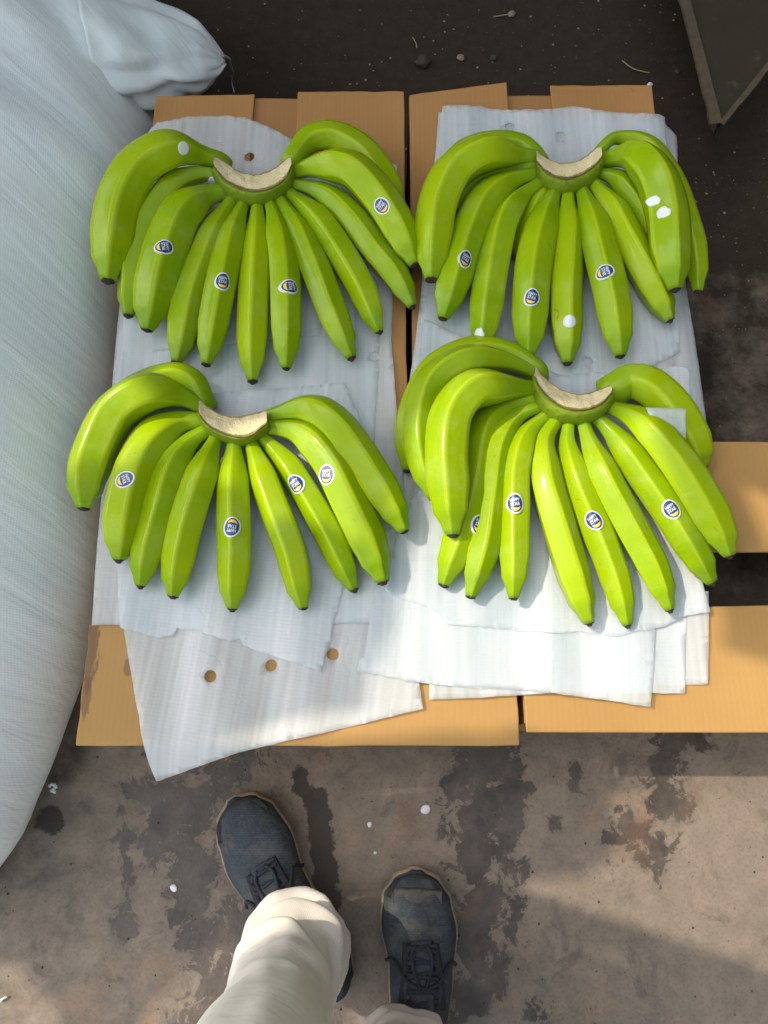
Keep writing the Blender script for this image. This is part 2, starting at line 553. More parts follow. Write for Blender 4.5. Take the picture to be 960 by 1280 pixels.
def board(name, x0, x1, y0, y1, z, th, mat, parent, lift=(0, 0, 0, 0), jag=0.0012, seed=0, skew=(0, 0)):
    """a corrugated flap as a thin gridded board with slightly wavy, worn edges; lift at corners (x0y0,x1y0,x1y1,x0y1)"""
    nx, ny = 14, 14
    V = []
    for side in (0, 1):
        for j in range(ny + 1):
            for i in range(nx + 1):
                a, b = i / nx, j / ny
                x = x0 + (x1 - x0) * a
                y = y0 + (y1 + skew[0] * (1 - a) + skew[1] * a - y0) * b
                if i in (0, nx):
                    x += jag * (noise.noise(Vector((y * 40, seed, i))) * 1.5)
                if j in (0, ny):
                    y += jag * (noise.noise(Vector((x * 40, seed, j + 9))) * 1.5)
                L = (lift[0] * (1 - a) * (1 - b) + lift[1] * a * (1 - b) + lift[2] * a * b + lift[3] * (1 - a) * b)
                L += 0.0012 * noise.noise(Vector((x * 9, y * 9, seed + 3.3)))
                V.append((x, y, z + L - (th if side == 0 else 0)))
    n1 = (nx + 1) * (ny + 1)
    F = []
    for j in range(ny):
        for i in range(nx):
            a = j * (nx + 1) + i
            F.append((a, a + nx + 1, a + nx + 2, a + 1))
            F.append((n1 + a, n1 + a + 1, n1 + a + nx + 2, n1 + a + nx + 1))
    rim = [i for i in range(nx)] + [j * (nx + 1) + nx for j in range(ny)] + [ny * (nx + 1) + i for i in range(nx, 0, -1)] + [j * (nx + 1) for j in range(ny, 0, -1)]
    for a, b in zip(rim, rim[1:] + rim[:1]):
        F.append((a, b, n1 + b, n1 + a))
    o = mesh_obj(name, V, F, mat, parent, smooth=False)
    b = o.modifiers.new('bevel', 'BEVEL'); b.width = 0.0015; b.segments = 2; b.limit_method = 'ANGLE'; b.angle_limit = R(50)
    return o

TW = 0.005
def carton(label, x0, x1, y0, y1, split, gap, mat, inner=True, lifts=((0,) * 4, (0,) * 4), skews=((0, 0), (0, 0)), ang=0.0, seed=0, top=ZT):
    c = empty('carton', ((x0 + x1) / 2, (y0 + y1) / 2, 0))
    tag(c, label, 'cardboard box', 'cartons standing close together on the ground')
    zt = top - 2 * TW
    yf = y0; y0 = y0 + 0.011      # the flaps overhang the near wall a little
    prism('side_wall', [(x0, y0), (x1, y0), (x1, y0 + TW), (x0, y0 + TW)], 0.001, zt, mat, c)
    prism('side_wall', [(x0, y1 - TW), (x1, y1 - TW), (x1, y1), (x0, y1)], 0.001, zt, mat, c)
    prism('side_wall', [(x0, y0 + TW), (x0 + TW, y0 + TW), (x0 + TW, y1 - TW), (x0, y1 - TW)], 0.001, zt, mat, c)
    prism('side_wall', [(x1 - TW, y0 + TW), (x1, y0 + TW), (x1, y1 - TW), (x1 - TW, y1 - TW)], 0.001, zt, mat, c)
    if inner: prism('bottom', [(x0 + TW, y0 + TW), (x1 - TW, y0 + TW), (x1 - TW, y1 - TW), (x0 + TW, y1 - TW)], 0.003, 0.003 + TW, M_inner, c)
    g0, g1 = gap
    y0 = yf
    if split == 'x':
        board('top_flap', x0, g0, y0, y1, top, TW, mat, c, lifts[0], seed=seed, skew=skews[0])
        board('top_flap', g1, x1, y0, y1, top, TW, mat, c, lifts[1], seed=seed + 5, skew=skews[1])
        if inner:
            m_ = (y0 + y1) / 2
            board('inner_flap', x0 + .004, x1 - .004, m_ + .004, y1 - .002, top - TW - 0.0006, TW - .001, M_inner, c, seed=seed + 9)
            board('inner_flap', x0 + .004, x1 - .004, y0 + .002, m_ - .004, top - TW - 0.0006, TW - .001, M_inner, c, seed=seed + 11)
    else:
        board('top_flap', x0, x1, y0, g0, top, TW, mat, c, lifts[0], seed=seed)
        board('top_flap', x0, x1, g1, y1, top, TW, mat, c, lifts[1], seed=seed + 5)
        if inner:
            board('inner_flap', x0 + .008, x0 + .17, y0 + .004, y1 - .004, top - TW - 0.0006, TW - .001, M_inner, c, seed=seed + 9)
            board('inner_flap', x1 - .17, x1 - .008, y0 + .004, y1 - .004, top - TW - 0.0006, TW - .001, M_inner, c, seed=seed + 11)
    if ang:
        c.rotation_euler = (0, 0, ang)
    return c

carton('brown carton at upper left with closed flaps, beside the white sack', -0.343, 0.030, 0.412, 0.970, 'x', (-0.195, -0.130), M_card,
       skews=((-0.004, 0.000), (0.004, 0.006)), seed=1)
carton('brown carton at upper right, its left flap sticking up past the far edge', 0.038, 0.404, 0.412, 0.975, 'x', (0.186, 0.252), M_card,
       skews=((-0.006, 0.018), (0.012, 0.012)), seed=21)
carton('brown carton tinted sunlit at lower left, nearest the left shoe, front flap lit', -0.352, 0.155, 0.0285, 0.404, 'y', (0.168, 0.238), M_card_lit, seed=41)
carton('brown carton tinted sunlit at lower right with a dark open gap between its flaps', 0.163, 0.690, 0.043, 0.404, 'y', (0.190, 0.257), M_card_lit, inner=False, seed=61,
       lifts=((0, 0, 0, 0), (0, 0, 0, 0)))
SUPPORT = [(-0.352, 0.155, 0.0285, 0.404), (0.163, 0.690, 0.043, 0.404), (-0.343, 0.030, 0.404, 0.970), (0.030, 0.404, 0.404, 0.975), (-.352, .69, .1, .404)]

# ------------------------------------------------------------------ foam sheets
def in_poly(x, y, poly):
    c = False
    j = len(poly) - 1
    for i in range(len(poly)):
        xi, yi = poly[i]; xj, yj = poly[j]
        if (yi > y) != (yj > y) and x < (xj - xi) * (y - yi) / (yj - yi) + xi:
            c = not c
        j = i
    return c

def wave(x, y):
    return (0.0016 * math.sin(x * 62 + 2.2 * math.sin(y * 7)) + 0.0024 * noise.noise(Vector((x * 22, y * 5, 1.7))) + 0.0022)

def off_support(x, y):
    d = 9
    for x0, x1, y0, y1 in SUPPORT:
        d = min(d, math.hypot(max(x0 - x, 0, x - x1), max(y0 - y, 0, y - y1)))
    return d

SURF = ZT + 0.010
def sheet(label, poly, layer, holes=(), rot=0.0, ragged=(), lift=None, base=None, step=0.009, group='foam sheets laid over the cartons'):
    zb = (ZT + 0.0008 + layer * 0.0011) if base is None else base
    out = []
    n = len(poly)
    for i in range(n):
        a, b = P(*poly[i], zb), P(*poly[(i + 1) % n], zb)
        k = max(1, int((b - a).length / 0.006))
        amp = 0.0022 if i in ragged else 0.0007
        for q in range(k):
            p = a.lerp(b, q / k)
            nrm = Vector((b.y - a.y, a.x - b.x, 0)).normalized()
            j = amp * (noise.noise(Vector((p.x * 130, p.y * 130, layer * 3.1))) + 0.8 * noise.noise(Vector((p.x * 40, p.y * 40, layer * 5.7))))
            p = p + nrm * j
            out.append((p.x, p.y))
    hs = []
    for (u, v, r) in holes:
        c = P(u, v, zb)
        rr = r * depth(v, zb) / FPX
        hs.append([(c.x + rr * math.cos(2 * math.pi * k / 20), c.y + rr * math.sin(2 * math.pi * k / 20)) for k in range(20)])
    pts = [Vector(p) for p in out]
    edges = [(i, (i + 1) % len(out)) for i in range(len(out))]
    for h in hs:
        s = len(pts)
        pts += [Vector(p) for p in h]
        edges += [(s + i, s + (i + 1) % len(h)) for i in range(len(h))]
    xs = [p[0] for p in out]; ys = [p[1] for p in out]
    x = min(xs) + step
    r2 = random.Random(int(layer * 100))
    while x < max(xs):
        y = min(ys) + step
        while y < max(ys):
            px, py = x + r2.uniform(-.2, .2) * step, y + r2.uniform(-.2, .2) * step
            if in_poly(px, py, out) and not any(in_poly(px, py, h) for h in hs):
                pts.append(Vector((px, py)))
            y += step
        x += step
    v2, _, f2, _, _, _ = delaunay_2d_cdt(pts, edges, [], 0, 1e-6)
    F = []
    for f in f2:
        cx = sum(v2[i][0] for i in f) / 3; cy = sum(v2[i][1] for i in f) / 3
        if in_poly(cx, cy, out) and not any(in_poly(cx, cy, h) for h in hs):
            F.append(tuple(f))
    V = []
    for p in v2:
        d = off_support(p[0], p[1])
        z = zb + wave(p[0], p[1])
        if d > 0:
            z = max(0.002 + layer * .001, z - 0.55 * d - 6.0 * d * d)
        if lift:
            z += lift(p[0], p[1])
        V.append((p[0], p[1], z))
    o = mesh_obj('foam_sheet', V, F, M_foam)
    uvl = o.data.uv_layers.new(name='uv')
    cr, sr = math.cos(rot), math.sin(rot)
    for lp in o.data.loops:
        q = o.data.vertices[lp.vertex_index].co
        uvl.data[lp.index].uv = (q.x * cr - q.y * sr + layer * .37, q.x * sr + q.y * cr)
    so = o.modifiers.new('thickness', 'SOLIDIFY'); so.thickness = 0.0005; so.offset = 1
    tag(o, label, 'foam sheet', group)
    return o

sheet('white foam sheet with one hole, under the upper left bunch by the carton\'s far edge',
      [(186, 166), (197, 155), (235, 149), (285, 145), (308, 149), (333, 160), (380, 182), (430, 270), (400, 420), (190, 440), (165, 300)], 3.4, [(312, 197, 6.5)], 0.0, (1, 2, 3, 4, 5))
sheet('long white foam sheet right and left of the upper left bunch, reaching the carton gap',
      [(150, 330), (300, 250), (470, 206), (497, 207), (492, 330), (489, 420), (497, 520), (510, 640), (514, 716), (425, 716), (300, 780), (115, 782), (122, 680), (138, 480)], 1, [(389, 431, 7)], 0.02)
sheet('narrow white foam sheet between the two left banana bunches',
      [(150, 320), (473, 320), (474, 450), (470, 520), (466, 600), (155, 640)], 2.2, [(468, 446, 6)], -0.03)
sheet('bluish white foam sheet with a torn near edge under the lower left bunch',
      [(150, 500), (430, 480), (505, 640), (468, 700), (437, 705), (428, 742), (402, 841), (340, 820), (303, 807), (300, 799), (288, 803), (252, 790), (222, 785), (217, 795), (198, 797), (170, 790), (151, 785), (147, 700)], 4.6, [], 0.1, tuple(range(5, 16)))
sheet('pale blue square foam sheet end beside the lower left bunch tips',
      [(405, 560), (500, 620), (509, 700), (504, 778), (405, 780)], 3.6, [], 0.0)
sheet('pinkish white foam sheet with three holes hanging over the near carton edge',
      [(156, 790), (150, 740), (500, 735), (515, 800), (529, 886), (440, 908), (300, 940), (187, 977), (180, 930), (170, 870)], 1.6, [(264, 846, 7.5), (339, 832, 7.5), (416, 818, 7.5)], 0.14)
sheet('white foam sheet with a wavy far edge and two holes under the upper right bunch',
      [(553, 133), (600, 134), (650, 141), (680, 138), (715, 133), (760, 143), (832, 144), (836, 200), (846, 330), (850, 440), (700, 520), (520, 500), (530, 300), (545, 190)], 3.4, [(637, 160, 6.5), (701, 171, 6.5), (735, 453, 6)], 0.0, (0, 1, 2, 3, 4, 5))
sheet('long white foam sheet overhanging the right edge of the upper right carton',
      [(548, 141), (600, 139), (853, 154), (851, 235), (857, 340), (873, 430), (885, 530), (800, 529), (530, 560), (500, 600), (505, 530), (520, 420), (540, 250)], 1, [], 0.0)
sheet('white foam sheet between the two right banana bunches',
      [(530, 400), (700, 470), (845, 457), (862, 460), (863, 530), (850, 600), (700, 700), (500, 700), (510, 500)], 4.4, [], 0.06)
sheet('white foam sheet with a scalloped near edge under the lower right bunch',
      [(530, 600), (880, 600), (867, 690), (886, 766), (860, 770), (820, 785), (770, 797), (720, 790), (690, 793), (650, 788), (560, 782), (545, 765), (480, 740), (500, 650)], 5.8, [], 0.05, tuple(range(3, 13)))
sheet('broad white foam sheet running from the torn left corner to below the lower right bunch',
      [(470, 700), (820, 700), (818, 790), (812, 884), (760, 876), (700, 868), (640, 860), (560, 858), (505, 850), (447, 838), (449, 824), (456, 822), (462, 780)], 4.7, [], 0.05, (8, 9, 10))
sheet('short white foam sheet edge below the lower right bunch, over the gap between cartons',
      [(537, 760), (536, 875), (600, 872), (700, 866), (856, 867), (858, 760)], 2.2, [], 0.0)
sheet('white foam sheet furthest right under the lower right bunch',
      [(600, 740), (884, 740), (884, 856), (700, 858), (600, 850)], 1.2, [], 0.0)
sheet('thin white foam sheet showing a strip left of the lower carton gap',
      [(462, 700), (700, 690), (690, 862), (600, 862), (526, 854), (505, 853), (500, 780)], 3.3, [], 0.08)
sheet('small foam flap lying over the rear right banana of the lower right bunch',
      [(806, 511), (857, 511), (857, 560), (858, 594), (838, 562), (818, 535)], 9, [], 0.0, base=ZT + 0.068)

# ------------------------------------------------------------------ banana bunches
NS, NR = 46, 30     # along, around
def radius_profile(t, neck=0.43):
    return smooth_interp(t, (0.0, 0.07, 0.33, 0.55, 0.78, 0.90, 0.965, 1.0), (neck * 1.05, neck, 0.95, 1.0, 0.97, 0.80, 0.48, 0.31))

font_cache = {}
def text_mesh(body):
    if body in font_cache:
        return font_cache[body]
    cu = bpy.data.curves.new('lettering', 'FONT')
    cu.body = body
    cu.size = 1
    cu.resolution_u = 2
    cu.offset = 0.02
    to = bpy.data.objects.new('lettering', cu)
    COL.objects.link(to)
    bpy.context.view_layer.update()
    dg = bpy.context.evaluated_depsgraph_get()
    me = bpy.data.meshes.new_from_object(to.evaluated_get(dg))
    vs = [v.co.copy() for v in me.vertices]
    fs = [tuple(p.vertices) for p in me.polygons]
    x0 = min(v.x for v in vs); x1 = max(v.x for v in vs)
    y0 = min(v.y for v in vs); y1 = max(v.y for v in vs)
    vs = [((v.x - x0) / (x1 - x0) * 2 - 1, (v.y - y0) / (y1 - y0) * 2 - 1) for v in vs]
    bpy.data.objects.remove(to); bpy.data.curves.remove(cu); bpy.data.meshes.remove(me)
    font_cache[body] = (vs, fs)
    return font_cache[body]

def ray_to(bvh, u, v):
    o = Vector((0, 0, H))
    d = (P(u, v, 0) - o).normalized()
    return bvh.ray_cast(o, d)

def sticker(ban, bvh, u, v, down, a=0.0100, b=0.0125, blank=False, torn=False):
    hit, nrm, _, _ = ray_to(bvh, u, v)
    if hit is None:
        print('sticker misses', u, v)
        return
    if nrm.z < 0:
        nrm = -nrm
    acc = nrm.copy()
    for k in range(10):
        h2, n2, _, _ = ray_to(bvh, u + 10 * math.cos(k * .628), v + 10 * math.sin(k * .628))
        if h2 is not None:
            acc += n2 if n2.z > 0 else -n2
    nrm = acc.normalized()
    dn = Vector((math.cos(down), math.sin(down), 0))
    dn = (dn - nrm * dn.dot(nrm)).normalized()
    rt = nrm.cross(dn).normalized() * -1
    rt = dn.cross(nrm).normalized() * -1 if False else (-dn).cross(nrm).normalized()
    # a smooth curved patch fitted to the skin, so that the sticker wraps it without kinks
    A_, B_ = [], []
    for ix in range(-4, 5):
        for iy in range(-4, 5):
            x, y = ix / 4 * a, iy / 4 * b
            if (x / a) ** 2 + (y / b) ** 2 > 1.1:
                continue
            p = hit + rt * x - dn * y
            h, n2, _, _ = bvh.ray_cast(p + nrm * 0.01, -nrm)
            if h is not None and (h - p).length < 0.009:
                A_.append((1, x, y, x * x, x * y, y * y)); B_.append((h - p).dot(nrm))
    A_, B_ = np.array(A_), np.array(B_)
    cf = np.linalg.lstsq(A_, B_, rcond=None)[0]
    up_ = max(0.0, float((B_ - A_ @ cf).max()))
    def put(x, y, lift):
        d = float(cf @ np.array((1, x, y, x * x, x * y, y * y)))
        return hit + rt * x - dn * y + nrm * (d + lift + up_)
    V, F, MI = [], [], []
    def disc(ra, rb, cx, cy, lift, mi, rings=4, seg=28, wob=0.0, skirt=True):
        s = len(V)
        V.append(put(cx, cy, lift))
        for i in range(1, rings + 1):
            for k in range(seg):
                an = 2 * math.pi * k / seg
                w = 1 + wob * noise.noise(Vector((math.cos(an) * 2.2 + u, math.sin(an) * 2.2, v)))
                V.append(put(cx + ra * w * i / rings * math.cos(an), cy + rb * w * i / rings * math.sin(an), lift))
        for k in range(seg):
            F.append((s, s + 1 + k, s + 1 + (k + 1) % seg)); MI.append(mi)
        for i in range(1, rings):
            for k in range(seg):
                q = s + 1 + (i - 1) * seg
                F.append((q + k, q + seg + k, q + seg + (k + 1) % seg, q + (k + 1) % seg)); MI.append(mi)
        if skirt:
            q = s + 1 + (rings - 1) * seg
            e = len(V)
            for k in range(seg):
                an = 2 * math.pi * k / seg
                w = 1 + wob * noise.noise(Vector((math.cos(an) * 2.2 + u, math.sin(an) * 2.2, v)))
                V.append(put(cx + ra * w * math.cos(an), cy + rb * w * math.sin(an), -0.0003 - up_ * 2))
            for k in range(seg):
                F.append((q + k, e + k, e + (k + 1) % seg, q + (k + 1) % seg)); MI.append(mi)
    if blank:
        disc(a, b, 0, 0, 0.0004, 0, wob=0.22 if torn else 0.05)
        return mesh_obj('blank_sticker', V, F, [M_white], ban, True, MI)
    disc(a, b, 0, 0, 0.00035, 0)
    disc(a * 0.84, b * 0.86, 0, 0, 0.00055, 1, skirt=False)
    for body, cy, hw, hh in (('HAPPY', 0.34, 0.56, 0.17), ('STAR', -0.06, 0.56, 0.17)):
        vs, fs = text_mesh(body)
        s = len(V)
        for (x, y) in vs:
            V.append(put(x * hw * a, cy * b + y * hh * b, 0.0008))
        for f in fs:
            F.append(tuple(s + i for i in f)); MI.append(0)
    # yellow crescent
    s = len(V)
    for k in range(13):
        an = math.pi + math.pi * k / 12
        V.append(put(0.55 * a * math.cos(an), -0.30 * b + 0.42 * b * math.sin(an), 0.0008))
        V.append(put(0.52 * a * math.cos(an), -0.30 * b + 0.14 * b * math.sin(an), 0.0008))
    for k in range(12):
        F.append((s + 2 * k, s + 2 * k + 2, s + 2 * k + 3, s + 2 * k + 1)); MI.append(2)
    return mesh_obj('sticker', V, F, [M_white, M_navy, M_yel], ban, False, MI)

def banana(parent, pts, w, lift=0.0, twist=None, zb=0.024, ztip=None, mid_up=0.0, seed=0, neck=0.43, hi=None):
    """pts = centre line in photo positions (base first), w = widest width in photo pixels"""
    r = random.Random(seed)
    vm = pts[len(pts) // 2][1]
    rad = 0.5 * w * depth(vm, SURF + 0.02 + lift) / FPX
    n = len(pts)
    ln = [0.0]
    for a, b in zip(pts, pts[1:]):
        ln.append(ln[-1] + math.hypot(b[0] - a[0], b[1] - a[1]))
    W3 = []
    for (u, v), s in zip(pts, ln):
        t = s / ln[-1]
        z = SURF + smooth_interp(t, (0, 0.30, 0.62, 1.0), (zb, rad + lift + 0.006 + mid_up, rad + lift + 0.002, (rad * 0.55 + lift) if ztip is None else ztip))
        W3.append(P(u, v, z))
    # the stalk carries on into the crown
    d0 = W3[0] - W3[1]; d0.z = 0; d0.normalize()
    W3[0:1] = [W3[0] + d0 * 0.003 - Vector((0, 0, 0.010)), W3[0] - d0 * 0.004]
    C = catmull(W3, NS)
    tw = r.uniform(-0.4, 0.4) if twist is None else twist
    V, F, RG, AL = [], [], [], []
    prev = None
    for i, c in enumerate(C):
        t = i / (NS - 1)
        T = (C[min(i + 1, NS - 1)] - C[max(i - 1, 0)]).normalized()
        up = Vector((0, 0, 1))
        s = T.cross(up).normalized()
        b = s.cross(T).normalized()
        rr = rad * radius_profile(t, neck)
        pent = smooth_interp(t, (0, 0.15, 0.4, 0.8, 1.0), (0.15, 0.45, 0.80, 0.95, 0.85))
        for k in range(NR):
            a = 2 * math.pi * k / NR + math.pi / 2 + tw + 0.10 * math.sin(3 * t + seed)
            ph = (2 * math.pi * k / NR) % (2 * math.pi / 5)
            # five-sided fruit with rounded faces, crest at ph = 0
            pf = math.cos(math.pi / 5) / math.cos(ph - math.pi / 5)
            q = 0.93 * ((1 - pent) + pent * (0.93 + 0.78 * (pf - 0.90)))
            crest = max(0.0, 1 - min(ph, 2 * math.pi / 5 - ph) / 0.36)
            q *= 1 + 0.035 * crest ** 2 * pent * 1.7
            q *= 1 + 0.02 * noise.noise(c * 18 + Vector((k * .2, seed, 0)))
            V.append(c + (s * math.cos(a) + b * math.sin(a) * 0.97) * rr * q * 1.09)
            RG.append(crest); AL.append(t)
    for i in range(NS - 1):
        for k in range(NR):
            k2 = (k + 1) % NR
            F.append((i * NR + k, (i + 1) * NR + k, (i + 1) * NR + k2, i * NR + k2))
    F.append(tuple(range(NR)))
    F.append(tuple((NS - 1) * NR + k for k in range(NR))[::-1])
    o = mesh_obj('banana', V, F, M_ban, parent)
    fix_normals(o)
    a1 = o.data.attributes.new('ridge', 'FLOAT', 'POINT'); a1.data.foreach_set('value', RG)
    a2 = o.data.attributes.new('along', 'FLOAT', 'POINT'); a2.data.foreach_set('value', AL)
    # black blossom end
    T = (C[-1] - C[-3]).normalized()
    s = T.cross(Vector((0, 0, 1))).normalized(); b = s.cross(T)
    rt = rad * radius_profile(1.0)
    TV, TF = [], []
    e_ = r.uniform(.8, 1.05)
    prof = ((-0.0006, 1.0 * e_), (0.0006, 1.02 * e_), (0.0015, 0.74 * e_), (0.0022 + r.uniform(0, .0022), r.uniform(.25, .5)))
    for j, (dz, q) in enumerate(prof):
        for k in range(12):
            a = 2 * math.pi * k / 12
            q2 = q * (1 + 0.30 * noise.noise(Vector((k * 1.3, j, seed * 1.7))))
            TV.append(C[-1] + T * (dz + 0.0012 * noise.noise(Vector((k * 2.1, j * 3, seed)))) + (s * math.cos(a) + b * math.sin(a)) * rt * q2)
    for j in range(len(prof) - 1):
        for k in range(12):
            TF.append((j * 12 + k, j * 12 + (k + 1) % 12, (j + 1) * 12 + (k + 1) % 12, (j + 1) * 12 + k))
    TF.append(tuple((len(prof) - 1) * 12 + k for k in range(12)))
    tp = mesh_obj('tip', TV, TF, M_tip, o, False)
    tp.matrix_parent_inverse = Matrix.Identity(4)
    bvh = BVHTree.FromPolygons([tuple(v) for v in V], F)
    return o, bvh

def crown(parent, top, bot, rim, zf=0.040, zr=0.052):
    """cut crown: the cream face between the top and bottom curves, green body from there to rim"""
    n = 40
    def cur(ps, z):
        return catmull([P(u, v, SURF + z) for u, v in ps], n)
    A, B, Cc = cur(top, zf), cur(bot, zr), cur(rim, zr - 0.012)
    # cut face, a strip 6 wide with an uneven knife surface
    V, F, E = [], [], []
    m = 7
    for i in range(n):
        endf = min(1.0, min(i, n - 1 - i) / 3 + 0.88)
        mid = (A[i] + B[i]) / 2
        for j in range(m):
            t = j / (m - 1)
            p = A[i].lerp(B[i], t)
            p = mid + (p - mid) * endf
            p.z += 0.0014 * math.sin(math.pi * t) + 0.0022 * noise.noise(p * 150)
            V.append(p)
            E.append(abs(2 * t - 1))
    for i in range(n - 1):
        for j in range(m - 1):
            a = i * m + j
            F.append((a, a + 1, a + m + 1, a + m))
    s = len(V)
    for i in range(n):       # thickness below the face
        for j in (0, m - 1):
            V.append(V[i * m + j] - Vector((0, 0, 0.0025))); E.append(1)
    for i in range(n - 1):
        F.append((i * m, s + 2 * i, s + 2 * i + 2, (i + 1) * m))
        F.append((i * m + m - 1, (i + 1) * m + m - 1, s + 2 * i + 3, s + 2 * i + 1))
    o = mesh_obj('cut_face', V, F, M_cut, parent)
    at = o.data.attributes.new('edge', 'FLOAT', 'POINT'); at.data.foreach_set('value', E)
    # green body
    V, F = [], []
    rows = []
    for i in range(n):
        endf = min(1.0, min(i, n - 1 - i) / 3 + 0.92)
        a, b, c = A[i].copy(), B[i].copy(), Cc[i].copy()
        mid = (a + c) / 2
        out = (b - a); out.z = 0; out.normalize()
        lowa = a - out * 0.0015 + Vector((0, 0, -0.024)); lowc = c + Vector((0, 0, -0.022)) - out * 0.004
        a2 = a - out * 0.0012 - Vector((0, 0, 0.0015)); b2 = b + out * 0.0014 - Vector((0, 0, 0.0015))
        oc = (c - b); oc.z = 0
        c = c + oc.normalized() * 0.0015
        ctop = b.lerp(c, 0.55) + Vector((0, 0, 0.0035))
        lowc = c + Vector((0, 0, -0.022))
        ring = [lowa, a2, b2, ctop, c + Vector((0, 0, -0.003)), lowc]
        for q in ring:
            q2 = mid + (q - mid) * endf
            rows.append(q2)
    k = 6
    for i in range(n - 1):
        for j in range(k):
            j2 = (j + 1) % k
            F.append((i * k + j, i * k + j2, (i + 1) * k + j2, (i + 1) * k + j))
    F.append(tuple(range(k))); F.append(tuple((n - 1) * k + j for j in range(k))[::-1])
    o2 = mesh_obj('crown', rows, F, M_crown, parent)
    fix_normals(o2)
    sb = o2.modifiers.new('smooth', 'SUBSURF'); sb.levels = 1; sb.render_levels = 2
    return o2

def bunch(label, ox, oy, sc, top, bot, rim, bananas, stickers, seed):
    T = lambda p: (ox + p[0] * sc, oy + p[1] * sc)
    cpos = P(*T(bot[len(bot) // 2]), ZT)
    e = empty('banana_bunch', cpos)
    tag(e, label, 'bananas', 'hands of green bananas on the foam sheets')
    crown(e, [T(p) for p in top], [T(p) for p in bot], [T(p) for p in rim])
    bs = []
    for i, b in enumerate(bananas):
        pts, w = b[0], b[1]
        kw = b[2] if len(b) > 2 else {}
        bs.append(banana(e, [T(p) for p in pts], w * sc, seed=seed * 20 + i, **kw))
    for (bi, x, y, dn, *rest) in stickers:
        kw = rest[0] if rest else {}
        sticker(bs[bi][0], bs[bi][1], *T((x, y)), R(dn), **kw)
    for o, _ in bs:
        for ch in o.children:
            ch.matrix_parent_inverse = Matrix.Translation(-cpos) @ Matrix.Identity(4) if False else Matrix.Identity(4)
    return e

BL_ = dict(blank=True, a=0.0085, b=0.0085)
D = dict
bunch('upper left banana bunch of twelve fingers, against the white sack', 90, 130, 450 / 960,
      [(378, 138), (405, 152), (440, 176), (485, 187), (530, 176), (560, 155), (583, 138)],
      [(378, 165), (400, 195), (430, 216), (480, 232), (530, 223), (568, 197), (586, 162)],
      [(372, 180), (396, 218), (430, 243), (480, 256), (530, 246), (575, 218), (594, 180)],
      [([(400, 152), (345, 138), (265, 122), (180, 170), (128, 260), (108, 360), (96, 472)], 112, D(lift=.016, mid_up=.01)),
       ([(395, 195), (350, 186), (285, 205), (232, 262), (190, 345), (165, 450), (150, 565)], 84, D(lift=0.0)),
       ([(415, 232), (345, 252), (290, 300), (255, 380), (228, 470), (200, 603)], 112, D(lift=.008)),
       ([(432, 250), (390, 318), (348, 420), (310, 530), (278, 690)], 86, D()),
       ([(462, 255), (432, 335), (408, 430), (382, 560), (358, 695)], 80, D(lift=.006)),
       ([(494, 255), (494, 350), (487, 480), (482, 620), (482, 740)], 80, D()),
       ([(525, 255), (546, 330), (564, 430), (570, 560), (571, 705)], 80, D(lift=.006)),
       ([(550, 248), (602, 335), (650, 445), (695, 560), (745, 678)], 80, D()),
       ([(572, 232), (655, 305), (722, 400), (778, 500), (820, 608)], 76, D(lift=.004)),
       ([(584, 212), (670, 238), (742, 300), (810, 392), (860, 455), (908, 540)], 78, D(lift=.004)),
       ([(584, 184), (655, 165), (740, 172), (810, 240), (865, 325), (915, 428)], 98, D(lift=.018, mid_up=.008)),
       ([(584, 152), (635, 96), (700, 88), (775, 130), (830, 200), (878, 275)], 80, D(lift=0.0, zb=.03, neck=.7))],
      [(2, 245, 380, 190), (4, 402, 474, 268), (6, 581, 488, 190), (10, 826, 272, -50),
       (0, 298, 118, 0, BL_), (1, 378, 208, 0, D(blank=True, a=.007, b=.009, torn=True))], 1)

